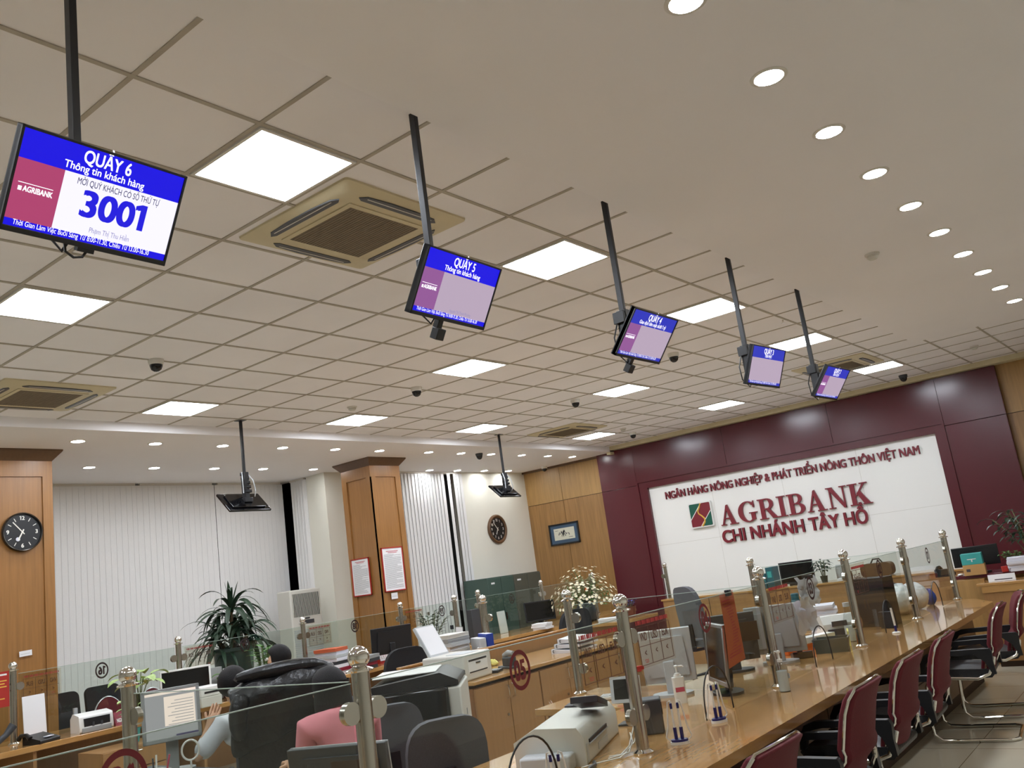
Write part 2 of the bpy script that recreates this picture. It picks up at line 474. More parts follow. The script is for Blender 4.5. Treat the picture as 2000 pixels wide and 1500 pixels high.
# blinds: vertical fabric slats on a head rail
def blind(p0, p1, label, tilt, gap=(), pitch=0.085, z0=0.25, z1=SOF - 0.03):
    p0, p1 = Vector((*p0, 0)), Vector((*p1, 0)); L = (p1 - p0).length; u = (p1 - p0) / L
    t = thing('vertical_blind', label, 'blind', p0)
    s = MB(); n = int(L / pitch); base = math.atan2(u.y, u.x)
    for i in range(n + 1):
        if any(a <= i <= b for a, b in gap): continue
        c = u * (i * L / n)
        s.box(-.0475, .0475, -.0007, .0007, z0, z1, 0, TR(c.x, c.y, 0) @ RZ(base + tilt + random.uniform(-.012, .012)))
    s.build('slats', 'blind', t, smooth=False)
    MB().box(0, L, -.02, .02, z1, z1 + .03, 0, RZ(base)).build('head_rail', 'trim_white', t)
blind((-9.2, 0.6), (-9.2, 4.44), 'long pale vertical blind between the wall clock pillar and the wide dark gap', 0.05)
blind((-9.2, 4.51), (-9.2, 5.70), 'middle pale vertical blind right of the wide dark gap', 0.05)
blind((-9.2, 5.80), (-9.2, 7.0), 'pale vertical blind in the window corner behind the big dracaena', 0.05)
blind((-9.07, 7.12), (-8.70, 7.12), 'narrow greyish vertical blind above the floor standing air conditioner', 0.55, gap=((0, 0),), pitch=0.07)
blind((-8.13, 8.66), (-8.13, 10.38), 'open ribbed vertical blind between the notice pillar and the brown clock', 0.15, gap=((15, 15), (17, 17)), pitch=0.083)
single(MB().box(-.03, .03, 0, .01, -.04, .04), 'street_sign', 'lit_sign', 'small glowing blue sign outside in the dark window gap', 'sign', (-9.02, 7.185, 2.02))

# maroon feature wall with the white sign board
t = thing('sign_wall', 'big maroon wall panel holding a white board with raised maroon bank lettering', 'sign', (-2.7, 12.3, 0))
X0, X1, Z0, Z1 = -5.46, 0.0, 0.66, 3.0
def rx(x): return x + 2.7
s = MB()
for a, b, c, d in ((-6.25, X0, 0, 2.925), (-6.25, X0, 2.932, 3.668), (X1, .85, 0, 2.925), (X1, .85, 2.932, 3.668), (X0 + .003, -3.6, Z1 + .0005, 3.668), (-3.595, -1.7, Z1 + .0005, 3.668), (-1.695, X1 - .003, Z1 + .0005, 3.668), (X0 + .0005, X1 - .0005, 0, Z0 - .0005)):
    s.box(rx(a), rx(b), 0, .1, c, d)
s.build('surround', 'maroon', t, bevel=.002, smooth=False)
s = MB()
for a, b, c, d in ((X0, X0 + .035, Z0, Z1), (X1 - .035, X1, Z0, Z1), (X0 + .0352, X1 - .0352, Z1 - .035, Z1), (X0 + .0352, X1 - .0352, Z0, Z0 + .035)):
    s.box(rx(a), rx(b), -.025, .06, c, d)
for a, b, c, d in ((X0 + .036, -5.25, Z0 + .036, Z1 - .036), (-.16, X1 - .036, Z0 + .036, Z1 - .036), (-5.2498, -.1602, 2.845, Z1 - .036)):
    s.box(rx(a), rx(b), .0, .075, c, d)
s.build('frame', 'maroon', t, smooth=False)
s = MB().box(rx(-5.3), rx(-.12), .06, .09, Z0, 2.9, 0)
for z in (1.77,): s.box(rx(-5.25), rx(-.16), .0588, .061, z, z + .004, 1)
for x in (-4.0, -2.7, -1.4): s.box(rx(x), rx(x) + .004, .0588, .061, Z0, 2.85, 1)
s.build('white_board', ['white_board', 'seam'], t, smooth=False)
def ft(x, z, y=0.06): return Matrix(((1, 0, 0, rx(x)), (0, 0, -1, y), (0, 1, 0, z), (0, 0, 0, 1)))
s = MB(); text(s, 'NGÂN HÀNG NÔNG NGHIỆP & PHÁT TRIỂN NÔNG THÔN VIỆT NAM', ft(-4.93, 2.585), .188, width=4.5, bold=.022, align='l', depth=.03)
s.build('lettering', 'maroon_text', t, smooth=False)
s = MB(); text(s, 'CHI NHÁNH TÂY HỒ', ft(-3.95, 1.66), .30, width=2.54, bold=.028, align='l', depth=.035)
s.build('lettering', 'maroon_text', t, smooth=False)

# serif capitals for the bank name, cap height 1
def bowl(cx, cy, ox, oy, ix, iy, a0, a1, n=14, icx=0.0):
    out = [(cx + ox * math.cos(a0 + (a1 - a0) * i / n), cy + oy * math.sin(a0 + (a1 - a0) * i / n)) for i in range(n + 1)]
    inn = [(cx + icx + ix * math.cos(a0 + (a1 - a0) * i / n), cy + iy * math.sin(a0 + (a1 - a0) * i / n)) for i in range(n + 1)]
    return [[out[i], out[i + 1], inn[i + 1], inn[i]] for i in range(n)]
def R4(a, b, c, d): return [(a, c), (b, c), (b, d), (a, d)]
SE = .05
SERIF = {
 'I': (.42, [R4(.11, .31, 0, 1), R4(0, .42, 0, SE), R4(0, .42, 1 - SE, 1)]),
 'A': (.92, [[(.07, 0), (.15, 0), (.45, .93), (.40, 1.0)], [(.57, 0), (.80, 0), (.47, 1.02), (.40, 1.0), (.36, .9)], R4(.22, .62, .30, .36), R4(0, .27, 0, SE), R4(.48, .92, 0, SE)]),
 'N': (.92, [R4(.13, .19, 0, 1), R4(.75, .81, 0, 1), [(.06, 1), (.28, 1), (.81, .08), (.81, -.02), (.72, -.02)], R4(0, .30, 1 - SE, 1), R4(.02, .32, 0, SE), R4(.63, .94, 1 - SE, 1)]),
 'K': (.98, [R4(.11, .31, 0, 1), R4(0, .43, 0, SE), R4(0, .43, 1 - SE, 1), [(.30, .40), (.38, .42), (.80, .97), (.70, .97)], [(.37, .55), (.52, .66), (.93, 0), (.66, 0)], R4(.56, .90, 1 - SE, 1), R4(.58, 1.0, 0, SE)]),
 'R': (.90, [R4(.11, .31, 0, 1), R4(0, .43, 0, SE), R4(0, .45, 1 - SE, 1), R4(.25, .48, .46, .52), R4(.25, .48, .94, 1)] + bowl(.46, .73, .32, .27, .13, .21, -PI / 2, PI / 2) + [[(.38, .49), (.56, .50), (.92, 0), (.68, 0)], R4(.66, .98, 0, SE)]),
 'B': (.84, [R4(.11, .31, 0, 1), R4(0, .45, 0, .06), R4(0, .45, .94, 1), R4(.25, .48, .49, .55)] + bowl(.44, .755, .30, .245, .12, .19, -PI / 2, PI / 2) + bowl(.46, .27, .36, .27, .16, .21, -PI / 2, PI / 2)),
 'G': (.98, bowl(.50, .50, .50, .52, .28, .46, PI * .22, PI * 1.72, 26, .02) + [R4(.66, .86, .08, .44), R4(.56, .98, .40, .45), [(.80, .68), (.86, .68), (.86, 1.02), (.78, .90)]]),
}
s = MB(); total = sum(SERIF[c][0] + .085 for c in 'AGRIBANK') - .085; k = 2.62 / total; cx = 0; hh = .345
for ch in 'AGRIBANK':
    wd, polys = SERIF[ch]
    for pi, pg in enumerate(polys):
        q = [(rx(-3.92) + (cx + a) * k, 1.955 + b * hh) for a, b in pg]
        s.prism(q, .06, .02 - pi * 2e-5, 'y', 0)
    cx += wd + .085
s.build('lettering', 'maroon_text', t, smooth=False)
# emblem: rounded tile, green corners, maroon band, gold river
def rrect(x0, x1, y0, y1, r, n=5):
    pts = []
    for cx_, cy_, a in ((x1 - r, y0 + r, -PI / 2), (x1 - r, y1 - r, 0), (x0 + r, y1 - r, PI / 2), (x0 + r, y0 + r, PI)):
        pts += [(cx_ + r * math.cos(a + PI / 2 * i / n), cy_ + r * math.sin(a + PI / 2 * i / n)) for i in range(n + 1)]
    return pts
s = MB()
ex, ez, sz = rx(-4.27), 2.205, .225
s.prism([(ex + a * sz, ez + b * sz) for a, b in rrect(-1, 1, -1, 1, .14)], .06, .01, 'y', 0)
s.prism([(ex + a * sz, ez + b * sz) for a, b in rrect(-.9, .9, -.9, .9, .08)], .012, .006, 'y', 1)
s.prism([(ex + a * sz, ez + b * sz) for a, b in ((-.9, -.28), (-.9, .82), (-.82, .9), (.12, .9))], .008, .004, 'y', 2)
s.prism([(ex + a * sz, ez + b * sz) for a, b in ((-.05, -.9), (.82, -.9), (.9, -.82), (.9, .2))], .008, .004, 'y', 2)
s.prism([(ex + a * sz, ez + b * sz) for a, b in ((-.9, -.36), (-.9, -.28), (.12, .9), (.20, .9))], .008, .003, 'y', 0)
s.prism([(ex + a * sz, ez + b * sz) for a, b in ((-.13, -.9), (-.05, -.9), (.9, .2), (.9, .28))], .008, .003, 'y', 0)
riv = [(.12, .9), (-.02, .6), (-.2, .32), (-.16, .1), (.08, -.1), (.30, -.34), (.26, -.6), (.02, -.9)]
s.tube([(ex + a * sz, .004, ez + b * sz) for a, b in riv], [.010, .013, .013, .011, .013, .014, .015, .017], 8, 3)
s.build('emblem', ['white', 'maroon_text', 'green_logo', 'gold'], t, smooth=False)

# ================================================================ CEILING FITTINGS
def led_panel(a, b, label):
    t = thing('ceiling_light_panel', label, 'ceiling light', (-b * .6 - .3, a * .6 + .3, H), group='square light panels in the tile ceiling')
    f = MB()
    for x0, x1, y0, y1 in ((-.285, .285, -.285, -.268), (-.285, .285, .268, .285), (-.285, -.268, -.268, .268), (.268, .285, -.268, .268)):
        f.box(x0, x1, y0, y1, -.012, -.001)
    f.build('frame', 'trim_white', t)
    MB().prism(rrect(-.268, .268, -.268, .268, .015, 3), -.009, -.001).build('diffuser', 'led', t, smooth=False)
    return t
ords = ['nearest', 'second', 'third', 'fourth', 'fifth', 'sixth']
panels = {0: (0, 4, 8, 12, 17), 4: (0, 7, 12, 17), 8: (4, 8, 12, 17)}
rown = {0: 'the row beside the hanging counter screens', 4: 'the middle row of the tile ceiling', 8: 'the row nearest the windows'}
for b, aa in panels.items():
    for i, a in enumerate(aa):
        led_panel(a, b, 'square light panel, %s one in %s' % (ords[i] + (' the camera' if 0 and i == 0 else ''), rown[b]))
led_panel(-5, 0, 'square light panel overhead behind the camera near the screens')
led_panel(-5, 4, 'square light panel overhead behind the camera in the middle')
led_panel(0, 8, 'square light panel out of view above the clock pillar')

def downlight(x, y, label, grp):
    t = thing('downlight', label, 'downlight', (x, y, SOF), group=grp)
    MB().lathe([(.066, -.001), (.066, -.006), (.078, -.006), (.084, -.002), (.084, 0)], 28).build('rim', 'trim_white', t)
    MB().cyl((0, 0, -.0005), (0, 0, -.004), .066, n=28).build('lens', 'down', t, smooth=False)
on = ['first', 'second', 'third', 'fourth', 'fifth', 'sixth', 'seventh', 'eighth', 'ninth', 'tenth', 'eleventh', 'twelfth', 'thirteenth']
for i in range(10):
    downlight(1.812, .604 + .805 * i, 'downlight in the plain soffit over the red chairs, %s from the top' % on[i], 'downlights over the red chairs')
for i, y in enumerate((1.40, 2.27, 3.16, 4.05, 4.95, 5.84, 6.68, 7.72, 8.48, 9.25, 10.10, 10.89, 11.69)):
    downlight(-6.40, y, 'downlight in the front line of the window soffit, %s from the left' % on[i], 'downlights in the front line of the window soffit')
for i, y in enumerate((3.15, 4.02, 4.93, 5.75, 6.69, 9.33, 10.08, 10.87, 11.62)):
    downlight(-7.93, y, 'downlight in the back line of the window soffit, %s from the left' % on[i], 'downlights in the back line of the window soffit')
for i in range(3):
    downlight(1.812, -.2 - .805 * i, 'round downlight in the soffit above the camera, number %s back' % on[i], 'downlights over the red chairs')

def cassette(x, y, label, rz=0):
    t = thing('ceiling_air_conditioner', label, 'air conditioner', (x, y, H), rz, group='ceiling cassette air conditioners')
    b = MB()
    lay = [(.475, 0, .02), (.475, -.012, .03), (.43, -.028, .05), (.33, -.034, .03)]
    ring = []
    for r, z, c in lay: ring.append([(p[0], p[1], z) for p in rrect(-r, r, -r, r, c, 4)])
    n = len(ring[0]); vs = [v for q in ring for v in q]
    fs = [(k * n + i, k * n + (i + 1) % n, (k + 1) * n + (i + 1) % n, (k + 1) * n + i) for k in range(3) for i in range(n)] + [tuple(range(3 * n, 4 * n))]
    b.add(vs, fs); b.build('fascia', 'ac', t, angle=20)
    gr = MB().box(-.265, .265, -.265, .265, -.042, -.034, 0)
    for i in range(-12, 13): gr.box(-.26, .26, i * .021 - .0022, i * .021 + .0022, -.0445, -.042, 0)
    gr.build('intake_grille', 'ac_grille', t, smooth=False)
    f = MB()
    for x0, x1, y0, y1 in ((-.3, .3, -.3, -.265), (-.3, .3, .265, .3), (-.3, -.265, -.265, .265), (.265, .3, -.265, .265)): f.box(x0, x1, y0, y1, -.04, -.03)
    f.build('grille_frame', 'ac', t)
    for k in range(4):
        T = RZ(k * PI / 2)
        v = MB().prism([(-.27, -.355), (.27, -.355), (.30, -.375), (.26, -.405), (.1, -.417), (-.1, -.417), (-.26, -.405), (-.30, -.375)], -.037, -.026, m=0, T=T)
        v.box(-.25, .25, -.392, -.386, -.0385, -.030, 1, T)
        v.build('air_outlet', ['ac_slot', 'trim_white'], t, smooth=False)
cassette(-.65, 1.13, 'large beige ceiling air conditioner between two light panels near the screens')
cassette(-4.98, 1.24, 'beige ceiling air conditioner above the window soffit at the left edge')
cassette(-4.86, 9.35, 'small looking beige ceiling air conditioner far back beside the last window side light')
cassette(-.56, 9.58, 'beige ceiling air conditioner behind the two farthest hanging screens')

def dome(x, y, z, label, lean=(0, 0), dark=False):
    t = thing('dome_camera', label, 'security camera', (x, y, z), group='dome security cameras')
    MB().lathe([(.001, 0), (.062, 0), (.062, -.02), (.055, -.045), (.001, -.045)], 24).build('housing', 'dkgrey' if dark else 'trim_white', t)
    MB().lathe([(.052, -.045), (.05, -.06), (.04, -.085), (.02, -.1), (.001, -.104)], 24).build('dome', 'blackgloss', t)
dome(-3.59, 1.56, H, 'dome camera under the tiles left of the large air conditioner')
dome(-3.55, 4.58, H, 'dome camera with white collar left of the middle row light')
dome(-3.31, 7.32, H, 'dome camera with white collar before the second far middle light')
dome(-1.32, 6.35, H, 'dark dome camera just right of the counter four screen')
dome(-4.71, 11.15, H, 'small dome camera nearest the maroon wall corner on the left')
dome(-.29, 11.75, H, 'grey dome camera above the maroon wall beside the last light panel', dark=True)
dome(-6.38, 8.91, SOF, 'black dome camera in the window soffit between downlights', dark=True)
dome(-7.42, 12.15, SOF, 'little dome camera at the top of the wood panelled wall')

def detector(x, y, z, label):
    t = thing('smoke_detector', label, 'smoke detector', (x, y, z), group='smoke detectors')
    MB().lathe([(.001, 0), (.055, 0), (.055, -.012), (.045, -.016), (.001, -.016)], 22).build('base', 'trim_white', t)
    MB().lathe([(.04, -.016), (.044, -.03), (.03, -.045), (.001, -.046)], 22).build('head', 'offwhite', t)
detector(1.32, 4.64, SOF, 'smoke detector alone on the plain soffit left of the downlights')
detector(-4.53, 4.52, H, 'smoke detector above the second window side light panel')
detector(-4.5, 10.48, H, 'smoke detector beside the farthest window side light panel')
detector(.91, 10.68, H, 'smoke detector in the tiles beyond the plain soffit')
t = thing('sprinkler', 'tiny sprinkler head in the tiles right of the counter three pole', 'sprinkler', (-.03, 6.28, H))
MB().cyl((0, 0, 0), (0, 0, -.03), .008, n=10).build('stem', 'chrome', t)
MB().cyl((0, 0, -.03), (0, 0, -.034), .02, n=14).build('deflector', 'chrome', t)

# ---------------------------------------------------------------- hanging counter screens
SW, SH = .5, .29
def screen_mesh(num, sub, rows, live):
    """picture on the screen: local x right, y up, 0..1"""
    s = MB(); w_, h_ = SW - .016, SH - .024
    B, Wt, Mr = (0, 1, 2)
    def q(a, b, c, d, m, z): s.box((a - .5) * w_, (b - .5) * w_, (c - .5) * h_, (d - .5) * h_, z, z + .0004, m)
    q(0, 1, .70, 1, B, 0); q(0, 1, 0, .075, B, 0); q(0, .265 if num != 3 else .0001, .075, .70, Mr, 0); q(.265 if num != 3 else 0, 1, .075, .70, Wt, 0)
    def tx(st, cx, cy, size, width, m, bold=0.0):
        text(s, st, TR((cx - .5) * w_, (cy - .5) * h_, .0008), size, width * w_, bold, m)
    tx('QUẦY %d' % num, .5, .835, .052, .30, 3, .02)
    tx(sub[0], .5, .735, .030, sub[1], 3, .014)
    if num != 3:
        q(.03, .225, .455, .462, 3, .0006)
        tx('AGRIBANK', .145, .375, .022, .165, 3, .03)
        s.box((.035 - .5) * w_, (.055 - .5) * w_, (.375 - .5) * h_, (.42 - .5) * h_, .0006, .001, 3)
    tx('Thời Gian Làm Việc Buổi Sáng Từ 8:00-11.30, Chiều Từ 13.00-16.30', .47, .022, .021, .84, 3)
    if live:
        tx('MỜI QUÝ KHÁCH CÓ SỐ THỨ TỰ', .61, .60, .026, .53, 5, .006)
        tx('3001', .61, .28, .105, .44, 4, .035)
        tx('Phạm Thị Thu Hiền', .61, .12, .022, .26, 6)
    elif num == 5:
        tx('Nguyễn Thị Thanh Phương'.replace('ễ', 'ê'), .62, .105, .018, .30, 6)
    return s
def hang_screen(num, y, tilt, yaw, sub, label, live=False, zc=2.85, extra=0):
    t = thing('queue_screen', label, 'screen', (.48, y, H), group='hanging queue screens over the right counter')
    bot = 2.99
    p = MB().box(-.017, .017, -.012, .012, bot - H, 0); p.build('pole', 'black', t, bevel=.002)
    br = MB().box(-.03, .035, -.03, .03, bot - H - .16, bot - H + .06).box(.03, .07, -.035, .035, zc - H - .03, zc - H + .05)
    br.box(-.045, .03, -.05, -.028, bot - H - .02, bot - H + .05).box(-.01, .05, -.012, .012, bot - H - .12, bot - H - .02)
    br.build('bracket', 'black', t, bevel=.003)
    MB().tube([(-.02, -.04, bot - H), (-.05, -.06, bot - H - .1), (-.04, -.07, bot - H - .2), (0, -.05, bot - H - .26), (.03, -.02, bot - H - .2)], .005, 6).build('cable', 'black', t)
    T = TR(.135, 0, zc - H) @ RZ(yaw) @ RY(tilt) @ face_T((0, 0, 0), (0, 1, 0), (0, 0, 1))
    def put(mb): mb.v = [tuple(T @ Vector(v)) for v in mb.v]; return mb
    bz = MB().box(-SW / 2, SW / 2, -SH / 2, SH / 2, -.035, -.006, 0)
    for a, b, c, d in ((-SW / 2, SW / 2, SH / 2 - .008, SH / 2), (-SW / 2, SW / 2, -SH / 2, -SH / 2 + .016), (-SW / 2, -SW / 2 + .008, -SH / 2, SH / 2), (SW / 2 - .008, SW / 2, -SH / 2, SH / 2)):
        bz.box(a, b, c, d, -.03, .001, 0)
    put(bz).build('housing', 'black', t, bevel=.002)
    dim = not live
    mats = ['sBlue2' if num in (2, 3, 4) else 'sBlue', 'sWhite' if num > 4 and live else 'sWhite2', 'sMar' if live else 'sMar2', 'sTxtW', 'sTxtB', 'sTxtD', 'sTxtG']
    sm = screen_mesh(num, sub, None, live); sm.v = [(a, b + .004, c - .004) for a, b, c in sm.v]
    put(sm).build('screen', mats, t, smooth=False)
    if num == 6:
        put(MB().tube([(-.06, -SH / 2 + .0, -.02), (-.055, -SH / 2 - .022, -.015), (-.03, -SH / 2 - .034, -.01), (-.005, -SH / 2 - .028, -.012), (.01, -SH / 2 - .004, -.02)], .004, 6).cbox((.0, -SH / 2 - .006, -.02), (.05, .014, .02))).build('cable', 'black', t)
    if num in (4, 5):
        put(MB().cbox((-.03, -SH / 2 - .02, -.03), (.03, .045, .03)).cbox((-.03, -SH / 2 - .06, -.015), (.05, .05, .04), 0, TR(-.0, 0, 0))).build('camera_module', 'black', t, bevel=.003)
    return t
R_ = math.radians
hang_screen(6, -1.075, R_(30), R_(3), ('Thông tin khách hàng', .50), 'largest hanging screen at top left showing counter 6 and the number 3001', True)
hang_screen(5, .49, R_(30.4), R_(3), ('Thông tin khách hàng', .50), 'hanging screen showing counter 5 with a blank white field')
hang_screen(4, 2.13, R_(38), R_(0), ('Giao dịch tiền mặt dưới 1 tỷ'.replace('ề', 'ê'), .62), 'hanging screen showing counter 4 above the middle of the counter')
hang_screen(3, 3.88, R_(22.4), R_(-5), ('TIỀN MẶT'.replace('Ề', 'Ê'), .22), 'hanging screen showing counter 3 without the maroon strip')
hang_screen(2, 5.32, R_(37), R_(-3), ('GIAO DỊCH', .26), 'farthest hanging screen showing counter 2')

def back_screen(x, y, label, zc, wd=.54, ht=.315, tilt=R_(-47)):
    t = thing('queue_screen', label, 'screen', (x, y, H), group='hanging screens facing the windows')
    MB().box(-.014, .014, -.014, .014, -.66, 0).build('pole', 'black', t, bevel=.002)
    MB().box(-.05, .05, -.05, .05, -.006, 0).build('ceiling_plate', 'black', t)
    b = MB()
    for k in range(5): b.cyl((-.03 + .01 * k, -.035, -.62 - .05 * k), (.03 + .01 * k, .035, -.62 - .05 * k), .018, n=10)
    b.box(-.03, .04, -.028, .028, zc - H, -.6).box(-.04, .06, -.05, .05, zc - H + .0, zc - H + .05)
    b.build('bracket', 'black', t, bevel=.003)
    MB().tube([(.02, .03, -.62), (.07, .06, -.7), (.08, .08, -.82), (.04, .09, -.88)], .006, 6).tube([(.0, -.03, -.6), (.06, -.07, -.7), (.05, -.06, -.84)], .006, 6).build('cable', 'ltgrey', t)
    T = TR(.0, -.03, zc - H) @ RY(tilt) @ face_T((0, 0, 0), (0, 1, 0), (0, 0, 1))
    hs = MB().box(-wd / 2, wd / 2, -ht / 2, ht / 2, -.012, .012).box(-wd / 2 + .06, wd / 2 - .06, -ht / 2 + .04, ht / 2 - .05, .012, .03)
    hs.v = [tuple(T @ Vector(v)) for v in hs.v]; hs.build('housing', 'blackgloss', t, bevel=.004)
    sc_ = MB().box(-wd / 2 + .01, wd / 2 - .01, -ht / 2 + .012, ht / 2 - .01, -.0135, -.012); sc_.v = [tuple(T @ Vector(v)) for v in sc_.v]
    sc_.build('screen', 'sGrey', t, smooth=False)
back_screen(-5.47, 3.67, 'black screen seen from behind hanging before the long pale blinds', 2.81)
back_screen(-5.42, 8.28, 'black screen seen from behind hanging above the brown clock', 2.87, .5, .29)

# ================================================================ COUNTERS, POSTS AND GLASS
DZ = 0.75
t = thing('service_counter', 'long glossy wooden service counter running along the red chairs', 'counter', (0.6, 2.75, 0))
MB().prism([(-.78, -5.4), (.43, -5.4), (.43, 4.65), (.16, 5.15), (-.78, 5.15)], .70, DZ).build('countertop', 'desk_y', t, bevel=.006)
MB().box(.28, .34, -5.3, 4.7, .66, .70).build('edge_board', 'front', t, bevel=.004)
f = MB().box(.16, .19, -5.3, 4.75, .09, .70, 0)
for y in (-4.4, -2.8, -1.15, .5, 2.15, 3.8): f.box(.188, .193, y, y + .006, .09, .66, 1)
f.box(.188, .194, -5.3, 4.75, .36, .368, 1)
f.build('front_panel', ['front', 'groove'], t, smooth=False)
MB().box(.12, .17, -5.3, 4.75, 0, .09).build('plinth', 'groove', t)
MB().box(-.76, -.74, -5.3, 5.1, .12, .70).build('back_panel', 'cab', t)
# thin joints of the stone-like top stay in the material; wings between the stations
for y, lab in ((-.24, 'wooden side desk carrying the black monitor behind the nearest thick steel post'), (3.06, 'pale wooden side desk ending left of the payment terminal'), (6.33, 'wooden side desk with the second far glass partition')):
    t = thing('side_desk', lab, 'desk', (-.53, y, 0), group='side desks behind the right counter')
    a, b = (-.52, .75) if y < 0 else (-.53, .24)
    MB().box(-.36, .345, a, b, .705, DZ - .002).build('desktop', 'desk', t, bevel=.004)
    MB().box(-.30, .33, a + .06, b - .05, .05, .705).build('cabinet', 'cab', t)

def lathe_post(t, h, r=.03):
    MB().lathe([(r * 1.55, 0), (r * 1.6, .008), (r * 1.3, .014), (r * 1.02, .02)], 28).build('base_flange', 'chrome', t)
    MB().lathe([(r, .005), (r, h - .082)], 28).build('tube', 'steel', t)
    MB().lathe([(r * 1.0, h - .084), (r * 1.5, h - .082), (r * 1.55, h - .076), (r * 1.1, h - .070), (r * .55, h - .064), (r * .5, h - .056)], 28).build('collar', 'chrome', t)
    MB().ball((0, 0, h - .037), .037, 26).build('finial_ball', 'chrome', t)
def clamps(t, spots):
    for dx, dy, z in spots:
        c = MB(); v = Vector((dx, dy, 0)); p = v.normalized(); q = Vector((-p.y, p.x, 0))
        b = p * .058 + Vector((0, 0, z))
        c.cyl(b - q * .012, b + q * .012, .036, n=24); c.cyl(p * .02 + Vector((0, 0, z)), b, .010, n=10)
        c.build('glass_clamp', 'steel', t)
def post(x, y, label, dirs, grp, h=.725):
    t = thing('partition_post', label, 'post', (x, y, DZ), group=grp)
    lathe_post(t, h)
    clamps(t, [(dx, dy, z) for dx, dy in dirs for z in ((.17, .52) if x > -2 else (.5,))])
    return t
PY = [-1.89, -.25, 1.41, 3.06, 4.70, 6.33, 7.95]
plab = ['steel ball topped post out of view beside glass 06', 'nearest thick steel post between glass 06 and glass 05', 'steel post with the tangled cables between glass 05 and 04', 'steel post between glass 04 and the papers on glass 03', 'steel post beside the green tray between glass 03 and 02', 'steel post between glass 02 and glass 01', 'last steel post at the far end of the counter']
for i, y in enumerate(PY):
    d = [(0, 1)] if i == 0 else [(0, -1)] if i == 6 else [(0, 1), (0, -1)]
    post(.6, y, plab[i], d, 'steel posts on the right counter')

def number_mesh(num, m=0, r=.078):
    """ring and digits in the local x-y plane"""
    s = MB(); n = 40
    vs = [(r * .86 * math.cos(2 * PI * i / n), r * math.sin(2 * PI * i / n), 0) for i in range(n)] + [((r - .017) * .86 * math.cos(2 * PI * i / n), (r - .017) * math.sin(2 * PI * i / n), 0) for i in range(n)]
    s.add(vs, [(i, (i + 1) % n, n + (i + 1) % n, n + i) for i in range(n)], m)
    text(s, num, TR(0, -.036, 0), .105, .072, .05, m)
    return s
def rate_sheet(t, T):
    """exchange rate sheet: header strip, three by two table"""
    w_, h_ = .36, .24
    s = MB(); s.box(0, w_, 0, h_, 0, .001, 0)
    def q(a, b, c, d, m): s.box(a, b, c, d, -.0006, .0016, m)
    for i in range(22): q(.02 + i * .0148, (.026, .031, .029)[i % 3] + i * .0148, h_ - .038, h_ - .038 + .019, 1)
    for k in range(4): q(.02 + k * .107, .0225 + k * .107, .012, h_ - .05, 2)
    for yy in (.012, .1, h_ - .05): q(.02, .3435, yy, yy + .0025, 2)
    for k, c in enumerate(('VND', 'USD', 'EUR')):
        text(s, c, TR(.0725 + k * .107, .125, .0018), .055, .062, .03, 2)
        text(s, '<', TR(.0725 + k * .107, .052, .0018), .045, .02, .03, 2)
    text(s, '123', TR(.0725, .022, .0018), .024, .035, .02, 1)
    s.v = [tuple(T @ Vector(v)) for v in s.v]
    s.build('rate_sheet', ['rate_pale', 'rate_red', 'rate_ink'], t, smooth=False)

def glass_pane(x, y0, y1, num, label, hatch=True, sheet=None, grp=None, face=1, gm='glass', dark=False):
    t = thing('glass_screen', label, 'glass screen', (x, (y0 + y1) / 2, DZ), group=grp)
    L = (y1 - y0) / 2; top = .61; z0 = .004
    if hatch:
        n = 16; aw, ah = .165, .255
        arc = [(-aw * math.cos(PI * i / n), ah * math.sin(PI * i / n) ** .7 if 0 < i < n else z0) for i in range(n + 1)]
        g = MB()
        lo = [(-L, z0)] + arc + [(L, z0)]
        hi = [(-L, top)] + [(a, top) for a, _ in arc] + [(L, top)]
        for sx in (-.004, .004):
            vs = [(sx, a, max(b, z0)) for a, b in lo] + [(sx, a, b) for a, b in hi]; k = len(lo)
            g.add(vs, [(i, i + 1, k + i + 1, k + i) for i in range(k - 1)])
        g.build('pane', gm, t, smooth=False)
        e = MB(); e.tube([(0, a, max(b, .008)) for a, b in arc], .0045, 6); e.build('hatch_edge', 'black', t)
    else:
        MB().box(-.004, .004, -L, L, z0, top).build('pane', gm, t, smooth=False)
    MB().box(-.0042, .0042, -L, L, top, top + .003).build('top_edge', 'glass_edge', t)
    if num:
        T = TR(.0055 * face, 0, .51) @ face_T((0, 0, 0), (0, face, 0), (0, 0, 1))
        s = number_mesh(num); s.v = [tuple(T @ Vector(v)) for v in s.v]
        s.build('number_sticker', 'sticker_dark' if dark else 'sticker', t, smooth=False)
    if sheet is not None:
        rate_sheet(t, TR(.007 * face, sheet if face > 0 else sheet + .36, .36) @ face_T((0, 0, 0), (0, face, 0), (0, 0, 1)))
    return t
gl = ['clear glass screen number 06 at the lower left', 'clear glass screen number 05 with a large maroon ring', 'clear glass screen number 04 with an orange notice clipped on', 'clear glass screen number 03 with crumpled papers behind it', 'clear glass screen number 02 before the black computer case', 'clear glass screen number 01 at the far end']
for i in range(6):
    y0, y1 = PY[i] + .045, PY[i + 1] - .045
    L = (y1 - y0) / 2
    glass_pane(.6, y0, y1, '0%d' % (6 - i), gl[i], sheet=(L - .37 if i == 1 else -L + .03 if i in (2, 3, 4) else None), grp='glass screens on the right counter', dark=i > 2)
